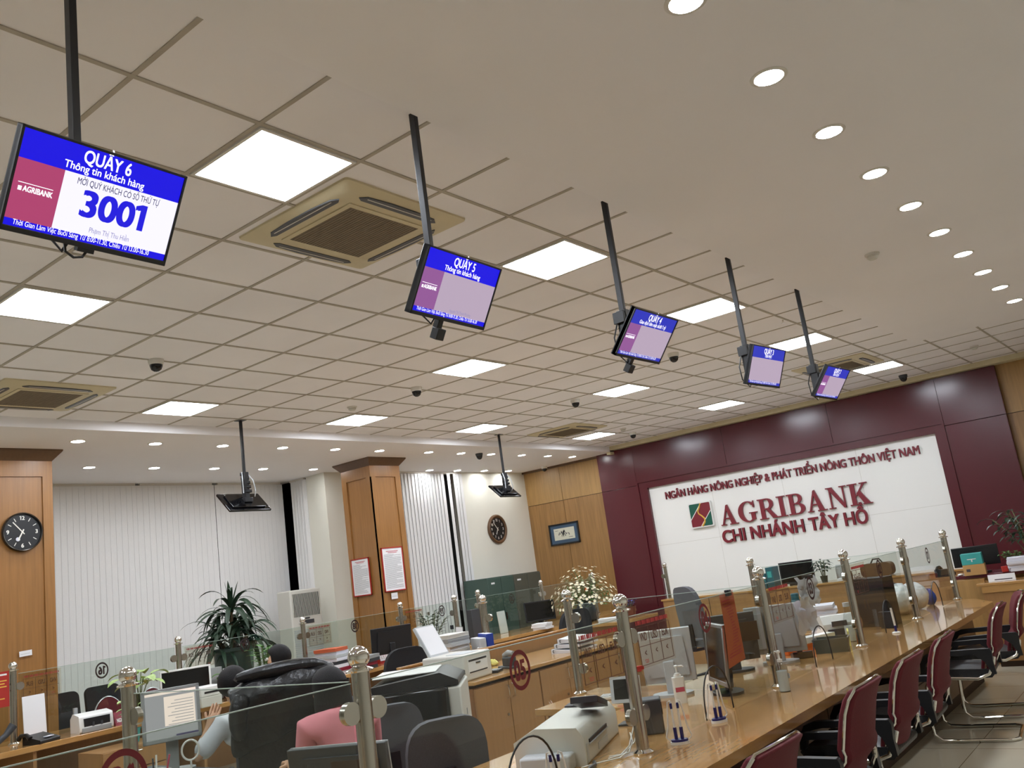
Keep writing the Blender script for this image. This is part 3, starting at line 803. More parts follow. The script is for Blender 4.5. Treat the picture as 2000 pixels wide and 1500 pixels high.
# glass partitions across the side desks
for y, lab in ((-.25, 'frameless glass partition running left from the nearest thick post'), (3.06, 'frameless glass partition behind the payment terminal'), (6.33, 'far frameless glass partition behind the orange carton')):
    t = thing('glass_screen', lab, 'glass screen', (-.14, y, DZ), group='glass partitions across the side desks')
    MB().box(-.69, .68, -.004, .004, .004, .61).build('pane', 'glass', t, smooth=False)
    MB().box(-.69, .68, -.0042, .0042, .61, .613).build('top_edge', 'glass_edge', t)
for y, lab in ((-.25, 'slim steel post left of the black leather chair, in front of the bright monitor'), (3.06, 'slim steel post beside the pile of clear folders'), (6.33, 'slim steel post half hidden behind the glass 03 post')):
    post(-.88, y, lab, [(1, 0)], 'slim inner steel posts on the side desks')

# left counter towards the windows
t = thing('service_counter', 'long wooden counter in front of the windows at left', 'counter', (-6.0, 5.6, 0))
MB().box(-.42, .46, -5.2, 6.1, .70, DZ).build('countertop', 'desk_y', t, bevel=.006)
f = MB().box(-.34, -.31, -5.1, 6.0, .0, .70)
for y in (-4.2, -2.55, -.9, .75, 2.4, 4.05, 5.5): f.box(-.3, .40, y, y + .03, 0, .70)
f.build('supports', 'cab', t)
LY = [-.25, 1.41, 3.07, 4.72, 6.37, 8.0, 9.6]
ll = ['steel post out of view left of the white card', 'steel post beside the white card at the far left', 'steel post before the dracaena plant right of the white rimmed monitor', 'steel post in front of the floor standing air conditioner', 'steel post in front of the notice pillar base', 'steel post left of the pale open blinds behind the paper pile', 'steel post before the green metal safes']
for i, y in enumerate(LY):
    post(-6.0, y, ll[i], [(0, 1), (0, -1)], 'steel posts on the window counter')
nums = ['15', '16', '17', '18', '19', '20']
for i in range(6):
    y0, y1 = LY[i] + .045, LY[i + 1] - .045; L = (y1 - y0) / 2
    glass_pane(-6.0, y0, y1, nums[i], 'greenish glass screen with mirrored number %s on the window counter' % nums[i], hatch=False, sheet=(-L + .03 if i in (1, 2, 3, 4) else None), grp='glass screens on the window counter', face=-1, gm='glass_left', dark=True)
post(-6.0, 11.15, 'steel post far back right of the green metal safes', [(0, -1)], 'steel posts on the window counter')
glass_pane(-6.0, 9.645, 11.1, None, 'greenish glass screen in front of the green metal safes', hatch=False, grp='glass screens on the window counter', face=-1, gm='glass_left')
post(-4.55, 11.2, 'tall steel post at the left edge of the maroon wall', [(-1, 0)], 'steel posts on the window counter')
post(-5.0, 9.6, 'steel post in the row behind the white paper tube', [(-1, 0)], 'steel posts on the window counter')
post(-5.0, 6.37, 'thick looking steel post just right of the blue binder', [(-1, 0)], 'steel posts on the window counter')
t = thing('side_desk', 'wooden side desk with papers right of the blue binder', 'desk', (-5.1, 6.6, 0), group='side desks at the window counter')
MB().box(-.43, .45, -.6, .35, .70, DZ - .002).build('desktop', 'desk', t, bevel=.004)
MB().box(-.4, .4, -.5, -.46, 0, .70).build('support', 'cab', t)
t = thing('side_desk', 'wooden side desk under the daisy vase and black monitor', 'desk', (-4.95, 9.6, 0), group='side desks at the window counter')
MB().box(-.58, .75, -.6, .5, .70, DZ - .002).build('desktop', 'desk', t, bevel=.004)
MB().box(-.5, .6, -.5, -.46, 0, .70).build('support', 'cab', t)

# ---------------------------------------------------------------- low cabinets in the middle of the staff area
def door_cabinet(x, y, label, w_=.82, d=.72, h=.85, dark_end=False):
    t = thing('low_cabinet', label, 'cabinet', (x, y, 0), group='wooden low cabinets in the staff area')
    MB().box(-d, -.018, 0, w_, .06, h - .025).build('body', 'cab_dark' if dark_end else 'cab', t, smooth=False)
    MB().box(-d, -.04, 0, w_, 0, .06).build('plinth', 'groove', t)
    for k in (0, 1):
        a = .004 + k * w_ / 2
        dr = MB().box(-.018, 0, a, a + w_ / 2 - .008, .07, h - .03).build('door', 'cab', t, smooth=False)
        yy = w_ / 2 - .035 if k == 0 else w_ / 2 + .035
        MB().tube([(0, yy, h - .16), (.025, yy, h - .155), (.03, yy, h - .11), (.025, yy, h - .065), (0, yy, h - .06)], .005, 8).build('handle', 'chrome', dr)
        if k == 0: MB().cyl((0, w_ / 2 - .05, h - .28), (.008, w_ / 2 - .05, h - .28), .011, n=12).build('lock', 'steel', dr)
    return t
for i, lab in enumerate(('wooden low cabinet with a darker end beside the photocopier', 'wooden low cabinet second from the photocopier behind glass 05', 'wooden low cabinet third from the photocopier behind the rate sheet')):
    door_cabinet(-1.78, 2.96 + i * .83, lab, dark_end=i == 0)
single(MB().box(-.76, .015, 0, 2.52, 0, .026), 'worktop', 'desk', 'pale wooden worktop across the low cabinets with the stapler and folders', 'worktop', (-1.78, 2.94, .851), bevel=.003)
t = thing('desk_screen', 'plain wooden upright panel behind the worktop with the stapler', 'panel', (-2.62, 4.2, 0))
MB().box(-.02, .02, -1.2, 1.3, 0, .995).build('panel', 'cab', t, bevel=.003)
MB().box(-.03, .03, -1.2, 1.3, .995, 1.012).build('top_strip', 'desk', t, bevel=.003)
t = thing('back_cabinet', 'long low wooden cabinet in front of the white sign board', 'cabinet', (-1.9, 9.7, 0))
MB().box(-1.95, 2.3, 0, .45, 0, .93).build('body', 'cab', t)
MB().box(-1.97, 2.32, -.02, .47, .93, .955).build('top', 'desk', t, bevel=.003)
f = MB()
for x in (-1.2, -.4, .4, 1.2): f.box(x, x + .008, -.003, .001, .05, .92)
f.build('door_gaps', 'groove', t)

# right end counter with dark ledge
t = thing('reception_counter', 'wooden counter closing the far right end under the dark ledge', 'counter', (1.4, 8.3, 0))
f = MB().box(-.62, 2.6, 0, .06, .06, .83, 0).box(-.62, 2.6, -.015, .0, .76, .83, 1).box(-.62, 2.6, .03, .06, 0, .06, 2)
f.build('front_panel', ['cab', 'desk', 'groove'], t)
MB().box(-.66, 2.6, -.02, .5, .83, .86).build('ledge', 'desk', t, bevel=.004)
MB().box(-.95, -.62, .2, .26, 0, .895).box(-.95, 2.6, .75, .81, 0, .895).build('side_panel', 'wall_wood', t)
MB().box(-.95, 2.6, .40, .98, .895, .93).build('dark_ledge', 'maroon', t, bevel=.004)

# ================================================================ RED VISITOR CHAIRS
def make_visitor_chair():
    t = thing('visitor_chair', 'red', 'chair', group='red visitor chairs along the counter')
    fr = MB()
    for s in (-1, 1):
        fr.tube([(0, -.30, .014), (s * .20, -.30, .014), (s * .245, -.255, .014), (s * .25, .10, .014), (s * .25, .20, .02), (s * .252, .245, .06), (s * .252, .25, .12), (s * .25, .23, .40), (s * .25, .20, .45), (s * .25, .10, .455), (s * .25, -.13, .44), (s * .25, -.21, .47), (s * .245, -.25, .54), (s * .22, -.26, .58)], .0125, 10)
    fr.build('frame', 'chrome', t)
    s_ = MB()
    prof = [(-.24, .46), (-.22, .44), (.20, .43), (.25, .445), (.27, .475), (.25, .50), (.1, .515), (-.2, .50), (-.24, .49)]
    s_.prism(prof, -.225, .225, 'x'); s_.build('seat', 'leather', t, bevel=.018, seg=3)
    zs = [.44, .50, .56, .62, .645, .67, .74, .82, .88, .92]
    def yb(z): return -.235 - (z - .44) * .26 + (.03 if z < .60 else -.012 if z < .66 else .0) + max(0, z - .86) * -.5
    b = MB(); cols = 9
    def wdt(z): return .205 + .012 * math.sin((z - .44) / .48 * PI) - (max(0, z - .86) * .25)
    fg, bg = [], []
    for z in zs:
        for j in range(cols):
            u = -1 + 2 * j / (cols - 1)
            x = u * wdt(z); cv = .03 * u * u
            fg.append((x, yb(z) + .035 + cv, z + (.012 * (1 - u * u) if z == .92 else 0)))
            bg.append((x, yb(z) - .022 + cv, z + (.012 * (1 - u * u) if z == .92 else 0)))
    n = len(fg); R_n = len(zs); fs = []
    for i in range(R_n - 1):
        for j in range(cols - 1):
            a = i * cols + j
            fs.append((a, a + 1, a + cols + 1, a + cols)); fs.append((n + a, n + a + cols, n + a + cols + 1, n + a + 1))
    edge = list(range(cols)) + [i * cols + cols - 1 for i in range(1, R_n)] + [(R_n - 1) * cols + j for j in range(cols - 2, -1, -1)] + [i * cols for i in range(R_n - 2, 0, -1)]
    for a, c in zip(edge, edge[1:] + edge[:1]): fs.append((c, a, n + a, n + c))
    b.add(fg + bg, fs); b.build('backrest', 'red_fabric', t, bevel=.01, seg=2, angle=60)
    tr = MB()
    path = [(-wdt(z) - .004, yb(z) + .032, z) for z in zs] + [(u * wdt(.92), yb(.92) + .006 + .03 * u * u, .92 + .004 + .012 * (1 - u * u)) for u in (-.95, -.6, 0, .6, .95)] + [(wdt(z) + .004, yb(z) + .032, z) for z in reversed(zs)]
    tr.tube(path, .0075, 8); tr.build('edge_trim', 'chrome', t)
    for s in (-1, 1):
        a = MB()
        a.prism([(-.26, .625), (-.25, .648), (-.1, .65), (.14, .645), (.20, .625), (.235, .57), (.245, .50), (.215, .50), (.195, .565), (.165, .60), (.10, .612), (-.14, .615), (-.20, .56), (-.235, .47), (-.26, .47), (-.255, .56)], s * .262 - .022, s * .262 + .022, 'x')
        a.build('armrest', 'black', t, bevel=.008)
    return t
proto = make_visitor_chair()
chairs = [(1.12, -.02, .02, 'red visitor chair out of view nearest the camera'), (1.15, .86, -.03, 'red visitor chair nearest the camera, cut off by the bottom edge'), (1.10, 2.06, .02, 'second red visitor chair, in front of the sanitizer bottle'), (1.10, 2.86, .02, 'third red visitor chair counted from the camera'), (1.10, 3.63, .06, 'fourth red visitor chair, in front of the green tray'), (1.13, 5.22, .10, 'fifth red visitor chair, before the last glass screens'), (1.15, 6.02, .22, 'farthest red visitor chair beside the end counter')]
for i, (x, y, r, lab) in enumerate(chairs):
    if i == 0:
        proto['label'] = chairs[1][3]; proto.location = (chairs[1][0], chairs[1][1], 0); proto.rotation_euler = (0, 0, PI / 2 + chairs[1][2])
    elif i > 1: dup(proto, (x, y, 0), PI / 2 + r, lab)

# ================================================================ DESK EQUIPMENT
def xform(mb, T): mb.v = [tuple(T @ Vector(v)) for v in mb.v]; return mb
def monitor(loc, facing, label, w_=.46, h_=.30, zb=.10, bezel='black', scr='blackgloss', tilt=.08, back='black', vents=False, art=False, cat='monitor', bz=.018, group=None):
    """screen looks along local +y"""
    t = thing('computer_monitor', label, cat, loc, facing - PI / 2, group)
    T = TR(0, 0, zb) @ RX(tilt)
    b = MB().box(-w_ / 2, w_ / 2, -.035, -.006, 0, h_, 0)
    for x0, x1, z0, z1 in ((-w_ / 2, w_ / 2, 0, bz + .006), (-w_ / 2, w_ / 2, h_ - bz, h_), (-w_ / 2, -w_ / 2 + bz, 0, h_), (w_ / 2 - bz, w_ / 2, 0, h_)):
        b.box(x0, x1, -.02, .004, z0, z1, 1)
    xform(b, T).build('housing', [back, bezel], t, bevel=.004)
    bk = MB().prism([(-w_ * .38, h_ * .12), (w_ * .38, h_ * .12), (w_ * .34, h_ * .86), (-w_ * .34, h_ * .86)], -.05, -.034, 'y', 0)
    if vents:
        for k in range(15): bk.box(-.17 + k * .008, -.166 + k * .008, -.0515, -.049, h_ * .60, h_ * .80, 1)
        bk.box(-.02, .2, -.0515, -.049, h_ * .40, h_ * .80, 2)
    xform(bk, T).build('back_cover', [back, 'dkgrey', 'groove'], t, bevel=.006)
    s = MB().box(-w_ / 2 + bz, w_ / 2 - bz, -.006, .0015, bz + .006, h_ - bz, 0)
    if art:
        s.box(-w_ / 2 + bz + .01, w_ * .12, .0015, .0025, .09, h_ - .05, 1); s.box(-w_ / 2 + bz, w_ / 2 - bz, .0015, .002, h_ - .035, h_ - bz, 1); s.box(-w_ / 2 + bz, -.02, .0015, .003, bz + .006, bz + .016, 2)
        for k in range(9): s.box(-w_ / 2 + .04, -.02 + .02 * (k % 3), .0025, .003, h_ - .08 - k * .017, h_ - .076 - k * .017, 0)
    xform(s, T).build('screen', [scr, 'sPale', 'sTxtD'], t, smooth=False)
    MB().box(-.035, .035, -.075, -.045, .015, zb + h_ * .4).build('stand', back, t, bevel=.006)
    MB().prism([(.13 * math.cos(a), -.05 + .095 * math.sin(a)) for a in [2 * PI * k / 24 for k in range(24)]], 0, .016).build('base', back, t, bevel=.004)
    return t
def deg(a): return math.radians(a)
monitor((-.19, .31, DZ), deg(111), 'dark monitor seen from its ventilated back at the bottom behind the nearest post', .46, .275, .02, vents=True, tilt=.12, back='dkgrey', bezel='alu')
monitor((.30, 2.86, DZ), deg(222), 'monitor with a silver bezel beside the white pump bottle', .40, .36, .06, bezel='alu', bz=.022)
monitor((-.06, 2.93, DZ), deg(118), 'light grey monitor seen from its plain back by the spray bottle', .33, .33, .08, back='ltgrey', bezel='ltgrey')
monitor((-.02, 3.78, DZ), deg(128), 'ribbed dark monitor back beside the lime flask', .38, .33, .07, back='dkgrey', bezel='dkgrey', vents=True)
monitor((.20, 4.10, DZ), deg(112), 'grey monitor back between the glass 03 post and the teal flask', .40, .34, .07, back='grey_plastic', bezel='black')
monitor((-2.30, .78, DZ), deg(-24), 'glowing monitor with a silver frame facing the camera left of the leather chair', .335, .31, .185, bezel='grey_plastic', scr='sGrey', art=True, back='grey_plastic', bz=.02)
monitor((-5.74, 2.98, DZ), deg(-25), 'white rimmed monitor with a black screen on the window counter', .50, .30, .10, bezel='white', back='white', bz=.02)
monitor((-5.60, 5.76, DZ), deg(150), 'large black monitor back before the notice pillar', .52, .33, .12)
monitor((-5.80, 9.22, DZ), deg(-35), 'black monitor left of the daisy bouquet', .50, .31, .10)
monitor((-1.82, 9.95, .955), deg(-70), 'black screen standing on the back cabinet by a small palm', .46, .30, .0 + .02)
monitor((.64, 9.06, .93), deg(105), 'black monitor above the teal box at the far right', .48, .22, .08, vents=False)
t = thing('desk', 'dark desk under the glowing monitor left of the leather chair', 'desk', (-2.42, .70, 0))
MB().box(-.40, .45, -.42, .24, .71, DZ - .001).build('desktop', 'dkgrey', t, bevel=.004)
MB().box(-.38, -.35, -.4, .2, 0, .71).build('leg_panel', 'cab', t)
t = thing('desk', 'desk behind the upright wooden panel carrying the blue binder', 'desk', (-3.05, 4.2, 0))
MB().box(-.42, .39, -1.1, 1.3, .71, DZ - .001).build('desktop', 'desk', t, bevel=.004)
MB().box(-.4, -.37, -1.0, 1.2, 0, .71).build('leg_panel', 'cab', t)
post(-2.93, 4.52, 'thick looking steel post right of the blue binder by the worktop', [(1, 0)], 'slim inner steel posts on the side desks')

# wide white slip printer on the near counter
t = thing('slip_printer', 'wide white document printer on the counter beside the tangled cables', 'printer', (.17, 1.43, DZ), deg(20))
b = MB().prism([(-.17, .0), (.17, .0), (.17, .12), (.14, .165), (-.06, .175), (-.17, .12)], -.34, .36, 'y')
b.v = [(v[0], v[1], v[2]) for v in b.v]; b.build('body', 'offwhite', t, bevel=.012, seg=3)
MB().box(.168, .176, -.26, .1, .085, .10, 1).box(.168, .180, -.27, .11, .078, .084, 0).box(.168, .173, -.32, -.29, .01, .09, 0).box(.1685, .172, -.1, .1, .02, .05, 0).build('paper_slot', ['ltgrey', 'black'], t, smooth=False)
MB().box(-.12, .12, -.44, -.34, .0, .07).build('front_tray', 'ltgrey', t, bevel=.01)
MB().box(-.06, .06, .2, .3, .176, .182, 0).build('control_strip', 'dkgrey', t)
t = thing('payment_terminal', 'grey tilted keypad device on top of the wide white printer', 'payment terminal', (.27, 1.50, DZ + .176), deg(20))
xform(MB().box(-.07, .07, -.1, .1, 0, .03, 0).box(-.062, .062, -.092, .08, .03, .033, 1), RX(-.28) @ TR(0, 0, .026)).build('body', ['black', 'grey_plastic'], t, bevel=.004)
t = thing('customer_display', 'upright tablet with a dark screen behind the white printer', 'display', (.16, 2.02, DZ), deg(14))
xform(MB().box(-.085, .085, -.012, .012, 0, .14, 0).box(-.065, .065, -.0135, -.011, .02, .125, 1), TR(0, 0, .115) @ RX(-.18)).build('screen_unit', ['ltgrey', 'blackgloss'], t, bevel=.004)
MB().box(-.02, .02, -.01, .03, 0, .13).box(-.06, .06, -.03, .07, 0, .012).build('stand', 'black', t, bevel=.003)
t = thing('card_reader', 'black scanner box beside the grey keypad device', 'scanner', (.42, 1.84, DZ), deg(30))
MB().box(-.05, .05, -.06, .06, .0, .17).build('body', 'dkgrey', t, bevel=.008)
MB().box(.05, .053, -.04, .04, .09, .15).build('window', 'blackgloss', t)
c = MB()
for k, pts in enumerate(([(.45, 1.62, .90), (.50, 1.56, .88), (.52, 1.48, .85), (.52, 1.42, .78), (.52, 1.34, .76), (.48, 1.30, .76)], [(.50, 1.56, .84), (.50, 1.50, .78), (.53, 1.36, .76), (.55, 1.28, .76), (.50, 1.20, .76), (.46, 1.10, .76)], [(.49, 1.50, .80), (.51, 1.46, .83), (.53, 1.44, .80), (.54, 1.38, .76), (.50, 1.26, .76)])):
    c.tube(pts, .0032, 8)
single(c, 'cables', 'white', 'tangle of white cables at the foot of the steel post', 'cable')
c = MB().tube([(.47, 1.19, .762), (.50, 1.15, .762), (.52, 1.04, .76), (.47, .96, .76), (.40, .98, .76)], .009, 8)
single(c, 'power_cable', 'black', 'thick black cable loop behind the wide white printer', 'cable')

def pen_holder(x, y, label, rz, loop=True):
    t = thing('pen_stand', label, 'pen stand', (x, y, DZ), rz, group='corded counter pens')
    MB().prism([(.045 * math.cos(a), .03 * math.sin(a)) for a in [2 * PI * k / 20 for k in range(20)]], 0, .012, m=1).prism([(.04 * math.cos(a), .026 * math.sin(a)) for a in [2 * PI * k / 20 for k in range(20)]], .012, .022, m=0).build('base', ['navy', 'white'], t, bevel=.003)
    for s in (-1, 1):
        top = (s * .016, 0, .185)
        sk = MB().cyl((s * .014, 0, .018), (s * .0148, 0, .075), .0085, n=10); sk.build('socket', 'navy', t)
        pn = MB().cyl((s * .0148, 0, .075), (s * .0158, 0, .165), .005, n=8, m=0).cyl((s * .0158, 0, .16), top, .0065, n=8, m=1)
        pn.build('pen', ['white', 'navy'], t)
        MB().tube([(s * .016, 0, .185), (s * .018, .004, .196), (s * .03, .006, .19), (s * .036, .008, .15), (s * .045, .01, .08), (s * .06, .012, .03), (s * .045, .015, .014)], .004, 7).build('cord', 'white', t)
pen_holder(.70, .60, 'corded pen pair just below the nearest glass hatch', .4)
pen_holder(.69, 1.60, 'corded pen pair between the tangled cables and the counter edge', .5)
pen_holder(.67, 2.07, 'corded pen pair in front of the second glass hatch', 1.0)
t = thing('pen_stand', 'single slim white and navy pen stand beside the tall frosted bottle', 'pen stand', (.67, 5.38, DZ), .3)
MB().lathe([(.035, 0), (.035, .008), (.02, .014)], 18).build('base', 'white', t)
MB().cyl((0, 0, .01), (0, 0, .06), .010, n=12).build('socket', 'navy', t)
MB().cyl((0, 0, .06), (-.004, 0, .20), .008, n=10).build('pen', 'white', t)

def pump_bottle(loc, label, h, r, body, liquid=None, square=False, rz=0, lab=None):
    t = thing('pump_bottle', label, 'bottle', loc, rz)
    if square:
        MB().prism(rrect(-r, r, -r * .6, r * .6, r * .35), 0, h * .68).prism(rrect(-r * .6, r * .6, -r * .4, r * .4, r * .2), h * .68, h * .74).build('bottle', body, t, bevel=.006)
    else:
        MB().lathe([(r * .95, 0), (r, .006), (r, h * .56), (r * .8, h * .64), (r * .4, h * .69), (r * .4, h * .72)], 22).build('bottle', body, t)
    if liquid: MB().lathe([(r * .9, .004), (r * .92, h * .50), (.001, h * .50)], 20).build('contents', liquid, t)
    MB().lathe([(r * .46, h * .71), (r * .46, h * .78), (r * .18, h * .79), (r * .18, h * .93), (r * .35, h * .94), (r * .35, h * .98), (.001, h)], 16).tube([(0, 0, h * .96), (r * 1.0, 0, h * .955), (r * 1.2, 0, h * .92)], r * .14, 8).build('pump', 'white', t)
    if lab: MB().box(-r * .75, r * .75, -r * .62 if square else -r * 1.03, -r * .6 if square else -r * .98, h * .30, h * .42, 0).build('label', lab, t)
    return t
pump_bottle((.70, 2.90, DZ), 'clear sanitizer pump bottle on the customer edge of the counter', .235, .034, 'clear', 'bottle_liquid', rz=2.6, lab='paper')
pump_bottle((.16, 2.62, DZ), 'white square pump bottle beside the silver rimmed monitor', .22, .036, 'white', square=True, rz=.7, lab='pink')
pump_bottle((-2.78, 4.20, DZ), 'white pump bottle in front of the blue binder', .26, .036, 'white', rz=.7, lab='pink')
t = thing('spray_bottle', 'clear spray bottle with a red trigger head', 'bottle', (-.17, 2.74, DZ), .8)
MB().lathe([(.034, 0), (.036, .01), (.036, .11), (.026, .145), (.012, .165), (.012, .18)], 20).build('bottle', 'clear', t)
MB().box(-.045, .03, -.012, .012, .185, .21).box(-.02, .012, -.014, .014, .175, .187).box(-.035, -.028, -.006, .006, .145, .186).build('trigger_head', 'red_paper', t, bevel=.004)
t = thing('stapler', 'small pink stapler lying on the counter', 'stapler', (-.27, 2.69, DZ), .2)
MB().prism([(-.06, .008), (.065, .008), (.065, .022), (.05, .045), (-.02, .055), (-.05, .045)], -.02, .02, 'y').build('body', 'pink', t, bevel=.006)
MB().box(-.065, .068, -.022, .022, 0, .008).build('base', 'offwhite', t, bevel=.003)
t = thing('keyboard', 'white keyboard beside the pink stapler', 'keyboard', (-.42, 2.86, DZ), .35)
MB().box(-.13, .13, -.06, .06, 0, .02).build('body', 'offwhite', t, bevel=.004)
k = MB()
for i in range(12):
    for j in range(5): k.box(-.125 + i * .021, -.108 + i * .021, -.05 + j * .02, -.034 + j * .02, .02, .026)
k.build('keys', 'keys', t, smooth=False)
def flask(loc, label, r, h, m, cap=None, strap=False):
    t = thing('flask', label, 'flask', loc)
    MB().lathe([(r * .9, 0), (r, .008), (r, h * .78), (r * .82, h * .82)], 22).build('body', m, t)
    MB().lathe([(r * .84, h * .82), (r * .84, h * .98), (r * .7, h), (.001, h)], 22).build('cap', cap or m, t)
    if strap: MB().lathe([(r * 1.02, h * .80), (r * 1.02, h * .83)], 22).build('strap', 'dkgrey', t)
flask((.16, 3.18, DZ), 'tall lime green flask under the orange notice', .05, .33, 'lime', strap=True)
flask((-.42, 6.16, DZ), 'dark teal flask beside the crumpled papers', .045, .34, 'dkteal')
t = thing('notice_sheet', 'orange printed sheet hanging from a binder clip on glass 04', 'notice', (.575, 2.64, 1.15))
p = MB(); n = 12
L1 = [(-.010 - .03 * (i / n) ** 2, -.10 + .02 * i / n, .21 - .42 * i / n) for i in range(n + 1)]; L2 = [(-.008 - .02 * (i / n), .085 + .05 * i / n, .215 - .40 * i / n) for i in range(n + 1)]
p.strip(L1, L2, 0)
for i in range(20):
    f = .12 + i * .04; a0 = Vector(L1[0]).lerp(Vector(L1[-1]), f); b0 = Vector(L2[0]).lerp(Vector(L2[-1]), f)
    q = a0.lerp(b0, .1) + Vector((.004, 0, 0)); r_ = a0.lerp(b0, .6 + .3 * random.random()) + Vector((.004, 0, 0))
    p.quad([q, r_, r_ + Vector((0, 0, .008)), q + Vector((0, 0, .008))], 1)
p.build('sheet', ['orange_paper', 'rate_red'], t)
MB().box(-.014, .014, -.02, .02, .19, .225).build('binder_clip', 'black', t, bevel=.003)
def crumple(w_, h_, amp, seed, nx=14, nz=14):
    rnd = random.Random(seed); g_ = [[rnd.uniform(-amp, amp) for _ in range(nx + 1)] for _ in range(nz + 1)]
    vs = [(g_[j][i], -w_ / 2 + w_ * i / nx + rnd.uniform(-.01, .01), -h_ * j / nz + rnd.uniform(-.012, .012)) for j in range(nz + 1) for i in range(nx + 1)]
    return MB().add(vs, [(j * (nx + 1) + i, j * (nx + 1) + i + 1, (j + 1) * (nx + 1) + i + 1, (j + 1) * (nx + 1) + i) for j in range(nz) for i in range(nx)])
for k, (y, z, w_, h_, lab) in enumerate(((3.98, 1.335, .40, .20, 'crumpled white paper hanging at the top of glass 03'), (4.06, 1.17, .36, .22, 'crumpled white paper hanging lower behind the number 03'))):
    t = thing('crumpled_paper', lab, 'paper', (.545 - .075 * k, y, z), group='crumpled papers on glass 03')
    crumple(w_, h_, .016, k + 3, 9, 7).build('sheet', 'paper_b', t)
    MB().box(-.02, .05, -.015, .015, -.012, .012).build('clip', 'black', t)
single(MB().box(-.11, .11, -.006, .006, 0, .11), 'paper_card', 'yellow', 'pale yellow card below the crumpled papers', 'card', (.46, 4.86, DZ), 1.9)
t = thing('carton', 'long orange and white carton behind glass 03', 'box', (.20, 4.66, DZ), 1.15)
MB().box(-.26, .26, -.05, .05, 0, .055, 0).box(-.26, .26, -.05, .05, .055, .10, 1).build('box', ['orange', 'white'], t, bevel=.003)
t = thing('desk_tray', 'dark green tray beside the black handset on the counter', 'tray', (.44, 4.52, DZ), .25)
MB().prism([(-.11, 0), (.11, 0), (.13, .10), (.12, .10), (.10, .01), (-.10, .01), (-.12, .10), (-.13, .10)], -.09, .09, 'y').box(-.115, .115, -.095, -.087, .0, .10).box(-.115, .115, .087, .095, .0, .10).build('tray', 'safe_grey', t)
t = thing('desk_telephone', 'flat black handset beside the dark green tray', 'telephone', (.28, 4.30, DZ), .5)
MB().prism([(-.09, 0), (.09, 0), (.09, .02), (-.09, .05)], -.07, .07, 'x').build('base', 'black', t, bevel=.006)
MB().tube([(-.02, -.10, .05), (-.02, -.05, .07), (-.02, .05, .07), (-.02, .10, .05)], [.02, .014, .014, .02], 10).build('handset', 'black', t)
t = thing('note_counter', 'white banknote machine before the glass 03 and 02 post', 'banknote counter', (.26, 5.18, DZ), 2.2)
MB().prism([(-.11, 0), (.11, 0), (.12, .08), (.09, .19), (-.06, .21), (-.11, .14)], -.13, .13, 'y').build('body', 'white', t, bevel=.012, seg=3)
MB().box(-.125, -.108, -.1, .1, .03, .10, 0).box(-.126, -.11, -.06, .06, .12, .16, 0).build('note_slot', 'dkgrey', t)
def sheets(loc, label, n, w_, d_, rz=0, m='paper_b', jitter=.012, th=.02, cat='papers', name='paper_bundle', group='bundles of documents', wrap=None):
    for i in range(n):
        z = loc[2] + i * (th + .0008)
        l2 = label if n == 1 else '%s, %s from the bottom' % (label, on[i] if i < 13 else 'number %d' % (i + 1))
        s = MB()
        for k in range(3): s.cbox((random.uniform(-.003, .003), random.uniform(-.003, .003), th * (k + .5) / 3), (w_, d_, th / 3 - .0008))
        o = single(s, name, m if isinstance(m, str) else m[i % len(m)], l2, cat, (loc[0] + random.uniform(-jitter, jitter), loc[1] + random.uniform(-jitter, jitter), z), rz + random.uniform(-.06, .06), group, smooth=False)
sheets((-.04, 5.80, DZ), 'bundle in the bluish paper pile left of the black case', 7, .22, .30, .3, th=.034)
t = thing('computer_case', 'tall black computer case standing on the far counter', 'computer', (.36, 6.02, DZ), -.25)
MB().box(-.16, .16, -.09, .09, .0, .42, 0).build('case', 'black', t, bevel=.004)
MB().box(-.15, .15, -.0935, -.09, .02, .40, 0).build('front', 'black', t, bevel=.003)
for k in (0, 1): MB().box(-.05 + k * .03, -.04 + k * .03, -.096, -.093, .16, .24).build('vent', 'groove', t)
MB().box(-.06, .06, -.11, -.05, -.0, .14, 0).build('card_reader_dock', 'black', t, TR(.2, -.12, 0).translation, bevel=.004)
t = thing('tall_bottle', 'tall frosted bottle right of the glass 03 post', 'bottle', (.42, 5.06, DZ))
MB().lathe([(.05, 0), (.055, .01), (.052, .14), (.034, .21), (.022, .25), (.022, .27)], 22).build('bottle', 'clear', t)
MB().lathe([(.05, .004), (.048, .12), (.001, .12)], 20).build('contents', 'bottle_liquid', t)
MB().lathe([(.026, .268), (.026, .30), (.001, .30)], 16).build('cap', 'ltgrey', t)
def bag(loc, r, sc, seed, label, m='bag'):
    rnd = random.Random(seed); b = MB(); b.ball((0, 0, r * sc[2] * .93), r, 20, 0, sc)
    b.v = [(x * rnd.uniform(.88, 1.1), y * rnd.uniform(.88, 1.1), max(0.002, z * rnd.uniform(.92, 1.08))) for x, y, z in b.v]
    return single(b, 'plastic_bag', m, label, 'bag', loc, 0, 'bulging plastic bags on the far counter', angle=60)
bag((.34, 6.86, DZ), .16, (.9, 1.1, .9), 1, 'white plastic bag nearest the black computer case')
bag((.37, 7.22, DZ), .14, (1, 1, .95), 2, 'second white plastic bag under glass 01')
bag((.02, 7.20, DZ), .14, (1, 1.15, 1.2), 5, 'largest white plastic bag at the back of the far counter')
bag((.43, 7.56, DZ), .075, (.8, .9, 1.1), 9, 'small blue plastic bag near the last post', 'blue')
single(MB().box(-.12, .12, -.16, .16, 0, .17), 'carton', 'bag', 'grey carton under the white bags', 'box', (.06, 6.84, DZ), .1, bevel=.004)
t = thing('jacket', 'dark jacket bundle lying behind the white bags', 'jacket', (-.0, 7.66, DZ))
b = MB().ball((0, 0, .10), .17, 18, 0, (1.1, 1.3, 1.0)); rn = random.Random(4)
